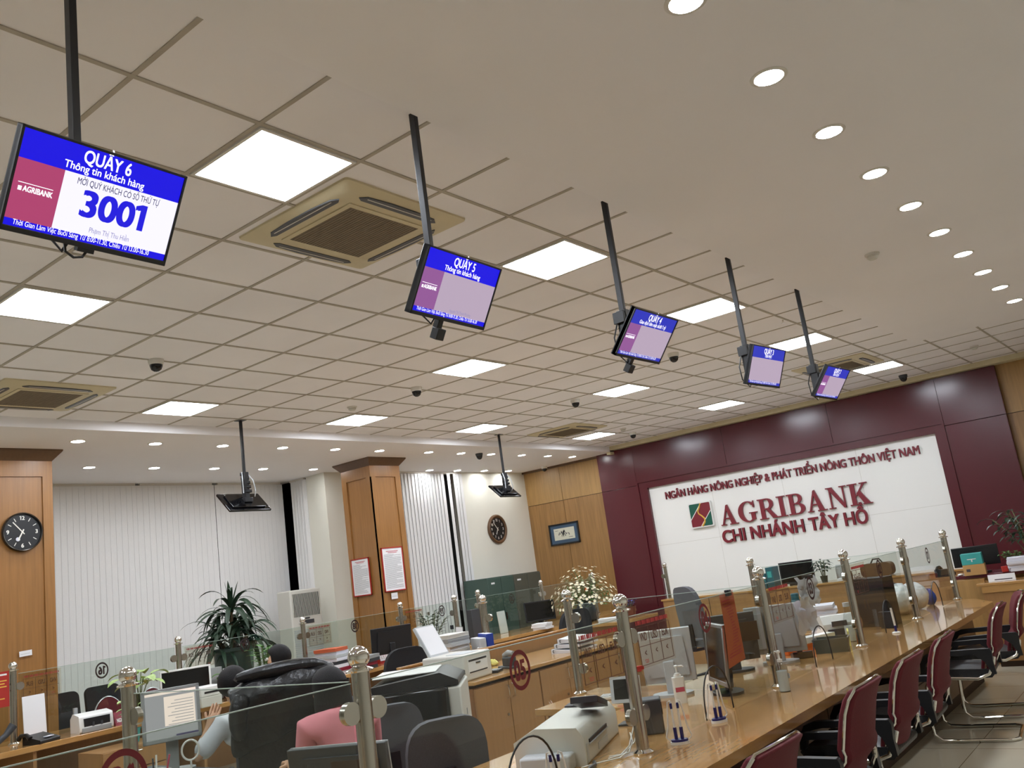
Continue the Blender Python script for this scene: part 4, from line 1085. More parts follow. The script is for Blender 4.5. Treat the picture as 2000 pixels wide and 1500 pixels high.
b.v = [(x * rn.uniform(.9, 1.1), y * rn.uniform(.9, 1.1), max(.002, z)) for x, y, z in b.v]; b.build('cloth', 'jacket', t)

# back cabinet objects
for k, (dx, h_, lab) in enumerate(((0, .28, 'dark teal box file on the back cabinet, taller one'), (-.11, .2, 'dark teal box file on the back cabinet, shorter one'))):
    t = thing('box_file', lab, 'file', (-2.16 + dx, 9.92, .957), group='teal files on the back cabinet')
    MB().box(-.05, .05, -.12, .12, 0, h_).build('case', 'dkteal', t, bevel=.003)
    MB().box(-.03, .03, -.1215, -.12, h_ * .5, h_ * .8).build('spine_label', 'teal', t)
flask((-1.26, 10.02, .957), 'grey bottle on the back cabinet right of the small palm', .045, .2, 'ltgrey')
sheets((-1.12, 9.84, .957), 'white sheet pile on the back cabinet', 1, .24, .26, .2, m='paper', th=.03)
t = thing('rucksack', 'brown bag on the back cabinet behind glass 02', 'bag', (-.74, 9.98, .957))
MB().prism(rrect(-.2, .2, .0, .17, .06), -.09, .09, 'y').build('bag', 'front', t, bevel=.03, seg=3)
MB().tube([(-.08, 0, .16), (-.04, 0, .22), (.04, 0, .22), (.08, 0, .16)], .01, 8).build('handle', 'black', t)
# end counter objects
t = thing('gift_box', 'teal lidded box standing on a brown carton at the far right', 'box', (.66, 8.76, .93 + .115), .12)
MB().box(-.105, .105, -.09, .09, 0, .12).build('box', 'teal', t, bevel=.003)
MB().box(-.045, .045, -.0915, -.09, .055, .063).box(-.006, .006, -.0915, -.09, .03, .06).build('mark', 'white', t)
single(MB().box(-.11, .11, -.09, .09, 0, .114).box(-.08, -.04, -.0912, -.09, .04, .07, 1), 'carton', ['carton', 'ink'], 'brown carton under the teal box', 'box', (.665, 8.76, .93), .12, bevel=.003)
t = thing('name_board', 'white card standing on the end counter ledge', 'card', (.98, 8.36, .862), .05)
xform(MB().box(-.13, .13, -.003, .003, 0, .075, 0).box(-.07, .1, -.004, -.003, .015, .025, 1), RX(-.2)).build('card', ['paper', 'ink'], t)
t = thing('computer_mouse', 'white mouse left of the brown carton', 'mouse', (.50, 8.78, .93))
MB().ball((0, 0, .012), .03, 14, 0, (1, 1.6, .45)).build('body', 'white', t)
t = thing('desk_telephone', 'black desk telephone behind the last steel post', 'telephone', (.30, 8.98, .93))
MB().prism([(-.1, 0), (.1, 0), (.1, .03), (-.1, .09)], -.09, .09, 'x').build('base', 'black', t, bevel=.006)
MB().tube([(-.06, -.1, .08), (-.06, -.05, .11), (-.06, .05, .11), (-.06, .1, .08)], [.022, .015, .015, .022], 10).build('handset', 'black', t)
sheets((1.12, 8.76, .932), 'untidy pile of papers at the right edge ledge', 4, .22, .28, .2, m='paper_b', th=.035, jitter=.02)
single(MB().box(-.03, .03, -.03, .03, 0, .06), 'small_box', 'red_paper', 'tiny red box beside the paper pile at the right edge', 'box', (.97, 8.70, .932), .3, bevel=.004)

# ---------------------------------------------------------------- worktop group
t = thing('photocopier', 'large black and white photocopier beside the low cabinets', 'photocopier', (-1.72, 2.30, 0), deg(37))
MB().box(-.33, .33, -.30, .30, .05, .96).build('body', 'offwhite', t, bevel=.012)
fb = MB().box(-.345, .25, -.345, -.29, .36, .97, 0)
fb.build('front_panel', 'blackgloss', t, bevel=.02, seg=3)
MB().box(-.22, .20, -.352, -.34, .52, .78, 0).box(-.22, .20, -.36, -.346, .64, .648, 1).build('output_tray', ['groove', 'dkgrey'], t)
MB().prism([(-.30, .97), (.32, .97), (.32, 1.0), (.2, 1.06), (-.28, 1.02)], -.30, .27, 'y').build('document_feeder', 'black', t, bevel=.012)
MB().box(-.28, .16, -.18, .24, 1.055, 1.066).build('feeder_lid', 'white', t, RX(0).translation, bevel=.006)
xform(MB().box(-.12, .16, -.10, .06, 0, .03), TR(-.42, -.33, .94) @ RX(.4)).build('control_panel', 'dkgrey', t, bevel=.006)
v = MB()
for k in range(7): v.box(.331, .334, -.15 + k * .01, -.145 + k * .01, .55, .68); v.box(.331, .334, -.02 + k * .01, -.015 + k * .01, .55, .70)
v.box(.331, .334, -.05, -.02, .74, .78).build('vents', 'grey_plastic', t, smooth=False)
for k in range(3): MB().box(-.30, .30, -.318, -.29, .08 + k * .09, .155 + k * .09).build('paper_drawer', 'offwhite', t, bevel=.004)
t = thing('laser_printer', 'small white printer with raised paper tray on the low cabinets', 'printer', (-2.08, 3.12, .877), deg(8))
MB().box(-.20, .20, -.19, .20, 0, .20).build('body', 'offwhite', t, bevel=.014, seg=3)
MB().box(.198, .203, -.13, .13, .14, .155).box(.198, .208, -.03, .03, .12, .128).box(.198, .203, -.13, .13, .055, .065).box(.196, .202, -.14, .14, .05, .16, 1).build('front_trays', ['black', 'white'], t, smooth=False)
xform(MB().box(-.13, .13, -.012, .012, 0, .28, 0).box(-.12, .12, .0125, .014, .02, .27, 1), TR(-.16, 0, .19) @ RZ(-PI / 2) @ RX(.5)).build('paper_tray', ['ltgrey', 'paper'], t, bevel=.004)
MB().box(-.02, .15, -.11, .11, .2, .203).build('display_panel', 'ltgrey', t)
t = thing('calculator', 'dark calculator right of the small white printer', 'calculator', (-1.98, 3.44, .877), .4)
MB().box(-.06, .06, -.08, .08, 0, .02).build('body', 'black', t, bevel=.004)
k = MB()
for i in range(4):
    for j in range(4): k.box(-.048 + i * .025, -.03 + i * .025, -.068 + j * .022, -.052 + j * .022, .02, .025)
k.build('keys', 'keys', t, smooth=False)
b = MB().ball((0, 0, .02), .045, 12, 0, (1.2, 1, .5)); rn = random.Random(8); b.v = [(x * rn.uniform(.7, 1.3), y * rn.uniform(.7, 1.3), max(.001, z * rn.uniform(.7, 1.5))) for x, y, z in b.v]
single(b, 'crumpled_note', 'yellow', 'crumpled yellow note on the worktop', 'paper', (-2.32, 3.84, .877))
t = thing('hole_punch', 'large grey hole punch on the worktop left of the ring number', 'hole punch', (-1.98, 3.64, .877), deg(70))
MB().box(-.05, .05, -.10, .10, 0, .02).box(-.035, .035, -.08, .04, .02, .09).build('base', 'dkgrey', t, bevel=.006)
MB().tube([(0, .05, .10), (0, -.02, .125), (0, -.10, .12)], [.022, .024, .018], 10).build('lever', 'grey_plastic', t)
for i in range(3):
    t = thing('ring_binder', 'clear covered binder of papers on the worktop, %s from the bottom' % on[i], 'binder', (-1.98 + .015 * i, 4.62 + .02 * i, .877 + i * .042), deg(4 + 5 * i), group='clear binders stacked on the worktop')
    MB().prism([(-.13, 0), (.13, 0), (.13, .018), (-.13, .04)], -.2, .2, 'y').build('papers', 'paper_b', t, bevel=.003)
    MB().box(-.135, -.131, -.205, .205, 0, .041).build('spine', 'clear', t)
    MB().tube([(-.10, -.205, .01), (-.10, -.22, .02), (-.10, -.205, .035)], .004, 6).build('ring', 'black', t)
P0 = at(880, 1215, X=-3.15)
sheets((-3.12, 4.18, DZ), 'bundle in the tall grey document pile beside the blue binder', 11, .24, .33, .1, m=('ltgrey', 'grey_plastic', 'offwhite', 'paper'), th=.036, jitter=.016)
for (x, y, m, h_, lab) in ((-2.92, 4.37, 'ltgrey', .33, 'clear grey lever file left of the blue one'), (-2.90, 4.46, 'blue', .36, 'tall blue lever file by the thick looking post')):
    t = thing('lever_file', lab, 'file', (x, y, DZ), deg(-32), group='lever files behind the wooden panel')
    MB().box(-.14, .14, -.035, .035, 0, h_).build('cover', m, t, bevel=.004)
    MB().box(-.135, .135, -.03, .03, h_ - .01, h_ + .001).build('papers', 'paper', t)
    MB().cyl((.1405, 0, .07), (.144, 0, .07), .014, n=16).build('finger_ring', 'steel', t)
t = thing('document_holder', 'clear holder with clipped papers and a yellow note', 'document holder', (-3.42, 4.62, DZ), deg(-30))
xform(MB().box(-.12, .12, -.003, .003, 0, .44), RX(-.1)).build('board', 'acrylic', t)
xform(MB().box(-.11, .10, -.009, -.004, .08, .43, 0).box(-.09, .07, -.0105, -.009, .10, .24, 1), RX(-.1)).build('papers', ['paper', 'yellow'], t)
MB().box(-.02, .02, -.055, -.03, .42, .46).build('clip', 'black', t)

# ---------------------------------------------------------------- staff chairs
def staff_chair(loc, facing, label, fabric='fabric', top=1.0, w_=.44, arms=False):
    t = thing('office_chair', label, 'chair', loc, facing - PI / 2, group='padded office chairs of the staff')
    n = 14; out = []
    h0 = .55; hh_ = top - h0
    for i in range(n + 1):
        u = i / n; a = PI * u
        out.append((w_ / 2 * math.copysign(abs(math.cos(a)) ** .55, math.cos(a)), h0 + .14 + (hh_ - .14) * math.sin(a) ** .6 if 0 < i < n else h0 + .14))
    out += [(-w_ * .44, h0 + .02), (-w_ * .36, h0), (w_ * .36, h0), (w_ * .44, h0 + .02)]
    b = MB().prism(out, -.035, .035, 'y'); b.v = [(x, y - .26 - (z - h0) * .12 + .10 * (x / w_) ** 2 * 2, z) for x, y, z in b.v]
    b.build('backrest', fabric, t, bevel=.022, seg=4, angle=70)
    MB().prism(rrect(-.235, .235, -.23, .23, .08), .43, .51).build('seat', fabric, t, bevel=.02, seg=3)
    MB().box(-.03, .03, -.30, -.27, .40, .72).box(-.03, .03, -.30, .02, .385, .415).build('back_bracket', 'black', t, bevel=.004)
    MB().cyl((0, 0, .10), (0, 0, .43), .028, n=14).build('gas_column', 'black', t)
    for k in range(5):
        a = 2 * PI * k / 5 + .3; d = Vector((math.cos(a), math.sin(a), 0))
        lg = MB().tube([d * .02 + Vector((0, 0, .11)), d * .27 + Vector((0, 0, .075))], [.022, .014], 8).build('base_leg', 'black', t)
        MB().cyl(d * .27 + Vector((-d.y, d.x, 0)) * .02 + Vector((0, 0, .03)), d * .27 - Vector((-d.y, d.x, 0)) * .02 + Vector((0, 0, .03)), .03, n=14).build('caster', 'black', lg)
    if arms:
        for s in (-1, 1): MB().tube([(s * .26, .1, .46), (s * .28, .1, .64), (s * .28, -.1, .67), (s * .26, -.2, .64)], .016, 8).build('armrest', 'black', t)
    return t
staff_chair((-.68, 1.37, 0), deg(146), 'grey fabric office chair nearest the camera behind glass 05', top=.965, w_=.43)
staff_chair((-1.42, 1.66, 0), deg(150), 'grey fabric office chair half hidden before the photocopier', top=.985, w_=.40)
staff_chair((-4.45, 4.72, 0), deg(160), 'black rounded office chair before the large black monitor back', 'fabric_black', 1.03, .5)
staff_chair((-4.2, 7.6, 0), deg(160), 'black office chair below the daisy bouquet', 'fabric_black', 1.08, .5)
staff_chair((-2.45, 8.25, 0), deg(70), 'grey office chair with armrests before the white sign board', 'fabric', 1.19, .44, arms=True)

# big leather chair with a jacket over its back
EX = Vector((-2.09, 1.42, 0)); EF = deg(146)
t = thing('executive_chair', 'big black leather chair with its padded back to the camera', 'chair', EX, EF - PI / 2)
b = MB().prism(rrect(-.28, .28, .52, 1.21, .10, 5), -.06, .06, 'y'); b.v = [(x, y - .27 - (z - .5) * .14, z) for x, y, z in b.v]
b.build('backrest', 'leather', t, bevel=.04, seg=4, angle=70)
MB().prism(rrect(-.27, .27, -.26, .26, .08), .33, .40).build('seat', 'leather', t, bevel=.03, seg=3)
for s in (-1, 1): MB().tube([(s * .29, .12, .48), (s * .33, .14, .66), (s * .33, -.1, .69), (s * .31, -.27, .64)], .025, 10).build('armrest', 'black', t)
MB().cyl((0, 0, .1), (0, 0, .335), .03, n=14).build('gas_column', 'black', t)
for k in range(5):
    a = 2 * PI * k / 5; d = Vector((math.cos(a), math.sin(a), 0))
    lg = MB().tube([d * .02 + Vector((0, 0, .11)), d * .30 + Vector((0, 0, .075))], [.025, .015], 8).build('base_leg', 'black', t)
    MB().cyl(d * .3 + Vector((-d.y, d.x, 0)) * .02 + Vector((0, 0, .03)), d * .3 - Vector((-d.y, d.x, 0)) * .02 + Vector((0, 0, .03)), .03, n=14).build('caster', 'black', lg)
t = thing('jacket', 'black padded jacket draped over the leather chair back', 'jacket', EX, EF - PI / 2)
n, rows = 16, 9; vs = []
rn = random.Random(21)
def jz(u): return 1.235 + .02 * math.sin(u * 2.2) + .012 * math.sin(u * 9)
prof = [(-.205, -.30), (-.215, -.22), (-.23, -.13), (-.255, -.06), (-.285, -.012), (-.33, .025), (-.40, .03), (-.47, .0), (-.50, -.06), (-.50, -.14), (-.48, -.22), (-.462, -.30), (-.455, -.36)]
for j, (y, dz) in enumerate(prof):
    for i in range(n + 1):
        u = -1 + 2 * i / n
        vs.append((u * (.312 + .012 * math.sin(j * 1.3)), y + .012 * math.sin(u * 7 + j) - .01 * rn.random(), jz(u) + dz + .012 * math.sin(u * 5 + j * 1.7) - .05 * u * u))
b = MB().add(vs, [(j * (n + 1) + i, j * (n + 1) + i + 1, (j + 1) * (n + 1) + i + 1, (j + 1) * (n + 1) + i) for j in range(len(prof) - 1) for i in range(n)])
b.build('jacket_body', 'jacket', t, solid=.02, subsurf=1)
MB().tube([(-.23, -.50, 1.17), (-.265, -.52, 1.08), (-.275, -.50, .98), (-.255, -.475, .90)], [.055, .06, .055, .04], 12).build('sleeve', 'jacket', t, subsurf=1)
MB().tube([(-.29, -.42, 1.245), (-.15, -.44, 1.262), (.05, -.435, 1.27), (.2, -.43, 1.268), (.29, -.42, 1.235)], [.03, .045, .05, .045, .03], 10).build('collar', 'jacket', t, subsurf=1)

# ================================================================ WALL THINGS
def wall_T(pos, axis):
    return TR(*pos) @ face_T((0, 0, 0), *(((0, 1, 0), (0, 0, 1)) if axis == 'x' else ((1, 0, 0), (0, 0, 1))))
def wall_clock(pos, r, label, hour, minute, numerals, brown=False):
    t = thing('wall_clock', label, 'clock', pos); T = face_T((0, 0, 0), (0, 1, 0), (0, 0, 1))
    def P(mb): return xform(mb, T)
    if brown:
        P(MB().lathe([(r * .80, .0), (r, .0), (r * .99, .03), (r * .90, .045), (r * .80, .03), (r * .79, .012)], 40)).build('rim', 'crown', t)
    else:
        P(MB().lathe([(r * .9, 0), (r, 0), (r, .03), (r * .965, .04), (r * .93, .036), (r * .92, .012)], 40)).build('rim', 'rim', t)
    ri = r * (.80 if brown else .93)
    P(MB().cyl((0, 0, .008), (0, 0, .014), ri, n=40)).build('dial', 'dial', t)
    m = MB()
    for h in range(1, 13):
        a = PI / 2 - h * PI / 6; q = (math.cos(a) * ri * .76, math.sin(a) * ri * .76)
        if h in numerals: text(m, str(h), TR(q[0], q[1] - ri * .09, .0155), ri * .30, None, .03, 0)
        else: xform_pts = MB().box(-ri * .10, ri * .10, -ri * .018, ri * .018, .0142, .0155); m.add([TR(q[0], q[1], 0) @ RZ(a) @ Vector(v) for v in xform_pts.v], xform_pts.f)
    P(m).build('numerals', 'dialmark', t, smooth=False)
    for ang, L, w_, nm in ((hour, .50, .035, 'hour_hand'), (minute, .74, .026, 'minute_hand')):
        a = PI / 2 - ang
        h = MB().box(-ri * .16, ri * L, -ri * w_, ri * w_, .017, .019); h.v = [tuple(RZ(a) @ Vector(v)) for v in h.v]
        P(h).build(nm, 'dialmark', t, smooth=False)
    P(MB().cyl((0, 0, .015), (0, 0, .022), ri * .05, n=14)).build('hub', 'dialmark', t)
    return t
c1 = wall_clock((-6.94, 1.91, 2.765), .205, 'large round black clock on the left wooden pillar', 2 * PI * (6.9 / 12), 2 * PI * 53 / 60, (12, 3, 6, 9))
MB().disc((.0160, -.045, -.075), .021, (1, 0, 0), 20, th=.003).build('dial_sticker', 'paper_b', c1)
wall_clock((-8.14, 11.28, 2.525), .285, 'oval looking brown framed clock on the cream wall', 2 * PI * (6.9 / 12), 2 * PI * 53.5 / 60, tuple(range(1, 13)), brown=True)

def notice(pos, axis, w_, h_, label, lines, frame='red_paper', name='framed_notice'):
    t = thing(name, label, 'notice', pos); T = face_T((0, 0, 0), *(((0, 1, 0), (0, 0, 1)) if axis == 'x' else ((1, 0, 0), (0, 0, 1))))
    f = MB()
    for a, b, c, d in ((-w_ / 2, w_ / 2, h_ / 2 - .016, h_ / 2), (-w_ / 2, w_ / 2, -h_ / 2, -h_ / 2 + .016), (-w_ / 2, -w_ / 2 + .016, -h_ / 2, h_ / 2), (w_ / 2 - .016, w_ / 2, -h_ / 2, h_ / 2)):
        f.box(a, b, c, d, 0, .02)
    xform(f, T).build('frame', frame, t, bevel=.002)
    s = MB().box(-w_ / 2 + .012, w_ / 2 - .012, -h_ / 2 + .012, h_ / 2 - .012, .002, .012, 0)
    rnd = random.Random(int(h_ * 1000))
    s.box(-w_ * .28, w_ * .28, h_ * .40, h_ * .415, .0122, .0128, 2); s.box(-w_ * .20, w_ * .22, h_ * .37, h_ * .383, .0122, .0128, 2)
    for k in range(lines):
        z = h_ * .33 - k * h_ * .78 / lines
        s.box(-w_ * .40, w_ * (.40 if rnd.random() < .7 else rnd.uniform(0, .38)), z, z + h_ * .0055, .0122, .0126, 1)
    xform(s, T).build('sheet', ['paper', 'ink', 'rate_red'], t, smooth=False)
    return t
notice((-7.345, 6.948, 1.895), 'y', .40, .56, 'framed sheet of rules on the camera facing side of the pillar', 30)
notice((-6.938, 7.22, 1.95), 'x', .44, .655, 'larger framed sheet of rules on the right side of the pillar', 36)
def small_label(pos, w_, h_, label, ry=0):
    t = thing('wall_label', label, 'label', pos); T = face_T((0, 0, 0), (0, 1, 0), (0, 0, 1)) @ RZ(ry)
    xform(MB().box(-w_ / 2, w_ / 2, -h_ / 2, h_ / 2, 0, .002, 0).box(-w_ * .4, w_ * .35, -h_ * .1, -h_ * .02, .002, .0024, 1), T).build('sheet', ['paper', 'ltgrey'], t, smooth=False)
small_label((-6.937, 1.925, 1.52), .125, .055, 'small white label low on the clock pillar', .04)
small_label((-6.937, 7.19, 1.555), .13, .09, 'small white label under the larger framed rules')
t = thing('framed_certificate', 'small dark framed certificate with a blue mount on the wood wall', 'picture', (-7.33, 12.397, 2.275))
T = face_T((0, 0, 0), (1, 0, 0), (0, 0, 1)); f = MB(); w_, h_ = .72, .42
for a, b, c, d in ((-w_ / 2, w_ / 2, h_ / 2 - .03, h_ / 2), (-w_ / 2, w_ / 2, -h_ / 2, -h_ / 2 + .03), (-w_ / 2, -w_ / 2 + .03, -h_ / 2, h_ / 2), (w_ / 2 - .03, w_ / 2, -h_ / 2, h_ / 2)): f.box(a, b, c, d, 0, .03)
xform(f, T).build('frame', 'frame_dark', t, bevel=.003)
xform(MB().box(-.33, .33, -.18, .18, .002, .012), T).build('mount', 'mount_blue', t)
s = MB().box(-.25, .25, -.115, .115, .012, .014, 0); rn = random.Random(3)
for k in range(40):
    x = rn.gauss(0, .06); z = rn.uniform(-.06, .05) * (1 - abs(x) * 4)
    s.box(x, x + .012, z - .012, z + rn.uniform(.005, .04), .014, .0144, 1)
s.box(.10, .2, -.08, -.072, .014, .0144, 1); s.box(-.22, -.14, .07, .076, .014, .0144, 1)
xform(s, T).build('print', ['certificate', 'ink'], t, smooth=False)

# ================================================================ WINDOW SIDE
t = thing('floor_air_conditioner', 'tall beige floor standing air conditioner by the corner blind', 'air conditioner', (-8.30, 6.50, 0))
MB().box(-.16, .16, -.29, .29, 0, 1.84).build('cabinet', 'offwhite', t, bevel=.02, seg=3)
g = MB().box(.155, .163, -.25, .25, 1.44, 1.78, 0)
for k in range(20): g.box(.16, .172, -.25 + k * .0258, -.243 + k * .0258, 1.44, 1.78, 1)
g.build('outlet_grille', ['black', 'offwhite'], t, smooth=False)
MB().box(.158, .168, -.12, .12, 1.33, 1.385).box(.158, .172, -.04, .04, 1.40, 1.42).build('control_panel', 'dkgrey', t)
g = MB()
for k in range(38): g.box(.158, .168, -.26, .26, .12 + k * .03, .138 + k * .03)
g.build('intake_louvres', 'ltgrey', t, smooth=False)

def leaf_mb(mb, p0, direction, L, w_, droop, m=0, n=8, fold=.2, twist=0.0):
    d = Vector(direction).normalized(); side = d.cross(Vector((0, 0, 1)))
    if side.length < 1e-3: side = Vector((1, 0, 0))
    side.normalize(); side = Quaternion(d, twist) @ side
    p = Vector(p0); l, r, c = [], [], []
    for i in range(n + 1):
        u = i / n
        w = w_ * math.sin(PI * min(1, .12 + u * .88)) ** .8 * (1 if u < .98 else .1)
        up = side.cross(d).normalized()
        l.append(p - side * w + up * w * fold); r.append(p + side * w + up * w * fold); c.append(p.copy())
        d = (d + Vector((0, 0, -droop * (1.2 if i > 1 else .5) / n))).normalized()
        side = (side - d * side.dot(d)).normalized()
        p = p + d * (L / n)
    mb.strip(l, c, m); mb.strip(c, r, m)
def dracaena(loc, label):
    rnd = random.Random(5); t = thing('dracaena', label, 'plant', loc)
    MB().lathe([(.17, 0), (.20, .05), (.25, 1.14), (.27, 1.16), (.27, 1.2), (.23, 1.2), (.22, 1.14), (.001, 1.12)], 28).build('pot', 'pot_dark', t)
    MB().lathe([(.22, 1.145), (.001, 1.15)], 24).build('soil', 'soil', t)
    st = MB(); f = MB(); tops = [(0, 0, 1.66), (-.14, .12, 1.46), (.12, -.12, 1.40), (.10, .16, 1.36), (-.1, -.14, 1.30)]
    for x, y, z in tops: st.tube([(x * .3, y * .3, 1.12), (x * .7, y * .7, (1.12 + z) / 2), (x, y, z)], [.03, .026, .02], 8)
    st.build('stem', 'trunk', t)
    for k, (x, y, z) in enumerate(tops):
        for i in range(26 if k == 0 else 20):
            a = i * 2.4 + k; el = rnd.uniform(.15, 1.25)
            leaf_mb(f, (x, y, z + rnd.uniform(-.16, .06)), (math.cos(a) * math.cos(el), math.sin(a) * math.cos(el), math.sin(el)), rnd.uniform(.50, .72), rnd.uniform(.026, .036), rnd.uniform(1.5, 2.6), n=9, twist=rnd.uniform(-.5, .5))
    for i in range(4): leaf_mb(f, (0, 0, 1.66), (rnd.uniform(-.25, .25), rnd.uniform(-.25, .25), 1), .40, .03, .15)
    f.build('foliage', 'leaf_dark', t)
dracaena((-7.45, 4.72, 0), 'tall dark dracaena in a dark pot before the pale blinds')

def leafy(loc, label, name, stems, leaf_m, pot, h, spread, lw, ll, seed, droop=1.0, pot_m='pot_brown', pot_r=.09, pot_h=.14, n=6):
    rnd = random.Random(seed); t = thing(name, label, 'plant', loc)
    if pot == 'vase':
        MB().lathe([(pot_r * .8, 0), (pot_r, .02), (pot_r * .75, pot_h * .5), (pot_r * .95, pot_h), (pot_r * .9, pot_h), (pot_r * .7, pot_h * .5), (.001, .02)], 22).build('vase', pot_m, t)
    else:
        MB().lathe([(pot_r * .75, 0), (pot_r, pot_h * .95), (pot_r * 1.06, pot_h), (pot_r * .94, pot_h), (pot_r * .9, pot_h * .88), (.001, pot_h * .86)], 22).build('pot', pot_m, t)
    st = MB(); f = MB()
    for k in range(stems):
        a = k * 2.4 + seed; sp = spread * rnd.uniform(.35, 1); hh_ = h * rnd.uniform(.7, 1)
        tip = Vector((math.cos(a) * sp, math.sin(a) * sp, pot_h + hh_)); b0 = Vector((math.cos(a) * pot_r * .3, math.sin(a) * pot_r * .3, pot_h * .7))
        mid = (b0 + tip) / 2 + Vector((0, 0, h * .12))
        st.tube([b0, mid, tip], .005, 6)
        for i in range(n):
            u = .3 + .7 * (i + 1) / n
            p = (b0 * (1 - u) ** 2 + mid * 2 * u * (1 - u) + tip * u * u); s_ = 1 if i % 2 else -1
            d = Vector((math.cos(a + s_ * 1.0), math.sin(a + s_ * 1.0), .35)) if i < n - 1 else Vector((math.cos(a), math.sin(a), .4))
            leaf_mb(f, p, d, ll * rnd.uniform(.8, 1.1), lw * rnd.uniform(.85, 1.1), droop, n=6)
    st.build('stems', 'stem', t); f.build('foliage', leaf_m, t)
    return t
leafy((-5.74, 2.47, DZ), 'pale variegated plant in a brown glass vase on the window counter', 'potted_plant', 7, 'leaf_pale', 'vase', .20, .15, .055, .20, 3, 1.2, 'vase_glass', .055, .24, n=2)
leafy((-5.34, 2.18, .602), 'pale leaved plant below the window counter by the near slim post', 'potted_plant', 4, 'leaf_pale', 'pot', .28, .10, .035, .14, 9, .8, 'teal', .06, .12, n=3)
leafy((-5.76, 3.98, DZ), 'bright green leafy plant behind the jacket on the chair', 'potted_plant', 7, 'leaf', 'pot', .36, .13, .028, .13, 6, .5, 'ltgrey', .08, .12, n=7)
leafy((-5.62, 3.42, DZ), 'pale green vine beside the stacked white printer', 'potted_plant', 5, 'leaf', 'pot', .20, .13, .04, .12, 12, 1.2, 'white', .06, .10, n=4)
leafy((-5.74, 6.66, DZ), 'dark zamia plant in a brown pot right of the large black monitor', 'potted_plant', 9, 'leaf_dark', 'pot', .38, .24, .022, .10, 8, .3, 'pot_brown', .12, .15, n=10)
leafy((-5.84, 5.46, DZ), 'tiny flowering plant left of the desk calendar', 'potted_plant', 6, 'leaf_dark', 'pot', .14, .10, .014, .06, 15, .4, 'pink', .045, .08, n=6)
leafy((-1.44, 9.90, .957), 'small palm beside the black screen on the back cabinet', 'potted_plant', 8, 'leaf_dark', 'pot', .22, .10, .02, .12, 4, 1.2, 'pot_dark', .05, .08, n=5)
leafy((1.22, 9.08, .932), 'dark palm plant in front of the maroon wall at the right edge', 'potted_plant', 11, 'leaf_dark', 'pot', .50, .34, .022, .20, 5, 1.3, 'pot_dark', .10, .14, n=8)
leafy((1.02, 9.04, .932), 'low green plant right of the teal box', 'potted_plant', 9, 'leaf', 'pot', .11, .12, .02, .07, 2, .8, 'pot_dark', .06, .08, n=6)
# daisies
t = thing('flower_bouquet', 'big bouquet of small white daisies in a grey vase', 'flowers', (-5.12, 9.50, DZ))
MB().lathe([(.10, 0), (.14, .03), (.17, .16), (.13, .26), (.10, .30), (.12, .33), (.11, .33), (.09, .30), (.001, .05)], 26).build('vase', 'vase_grey', t)
rn = random.Random(17); st = MB(); lf = MB(); heads = []
for k in range(300):
    a = rn.uniform(0, 2 * PI); r = .56 * math.sqrt(rn.random()); z = .38 + rn.uniform(.0, .46) * (1 - (r / .75) ** 2) + (.05 if r < .3 else -.18 * max(0, r - .3) / .3)
    heads.append(Vector((math.cos(a) * r, math.sin(a) * r * .85, z)))
for i, p in enumerate(heads):
    if i % 2 == 0: st.tube([(p.x * .12, p.y * .12, .30), (p.x * .6, p.y * .6, .32 + (p.z - .3) * .75), p], .0025, 4, caps=False)
    if i % 1 == 0: leaf_mb(lf, p * .8 + Vector((0, 0, .02)), (rn.uniform(-1, 1), rn.uniform(-1, 1), rn.uniform(-.2, .7)), .07, .009, .6, n=3)
st.build('stems', 'stem', t); lf.build('leaves', 'leaf', t)
view = (CAM - Vector((-5.12, 9.50, 1.3))).normalized()
nodes = sorted(range(300), key=lambda i: -heads[i].dot(view))
rest = MB()
for c, i in enumerate(nodes):
    p = heads[i]; nn = (p - Vector((0, 0, .35)) + Vector((0, 0, .25)) + Vector((rn.uniform(-.2, .2), rn.uniform(-.2, .2), 0))).normalized()
    q = nn.to_track_quat('Z', 'Y').to_matrix().to_4x4(); q.translation = p
    f = MB() if c < 99 else rest; vs = []; N_ = 16
    for j in range(N_):
        rr = .027 if j % 2 == 0 else .018
        vs.append(q @ Vector((rr * math.cos(2 * PI * j / N_), rr * math.sin(2 * PI * j / N_), .004 if j % 2 == 0 else 0)))
    vs.append(q @ Vector((0, 0, .003)))
    f.add(vs, [(j, (j + 1) % N_, N_) for j in range(N_)], 0)
    f.lathe([(.0065, .002), (.006, .006), (.001, .008)], 8, (0, 0, 0), 1, q) if False else f.add([q @ Vector((.006 * math.cos(2 * PI * j / 8), .006 * math.sin(2 * PI * j / 8), .006)) for j in range(8)], [tuple(range(8))], 1)
    if c < 99: f.build('daisy', ['petal', 'petal_y'], t, smooth=False)
r_ = rest.build('daisies', ['petal', 'petal_y'], t, smooth=False); r_['kind'] = 'stuff'
f = MB()
for j in range(8): leaf_mb(f, (.17, -.16, .47), (math.cos(j * PI / 4) * .7 + .5, math.sin(j * PI / 4) * .7 - .5, .5), .06, .016, .2, n=3)
f.build('orange_flower', 'orange', t)['label'] = 'single orange flower'
leafy((-4.40, 9.62, DZ), 'small blue flowered plant in a dark planter right of the daisies', 'potted_plant', 7, 'blue', 'pot', .10, .10, .02, .06, 3, .4, 'pot_brown', .10, .16, n=4)

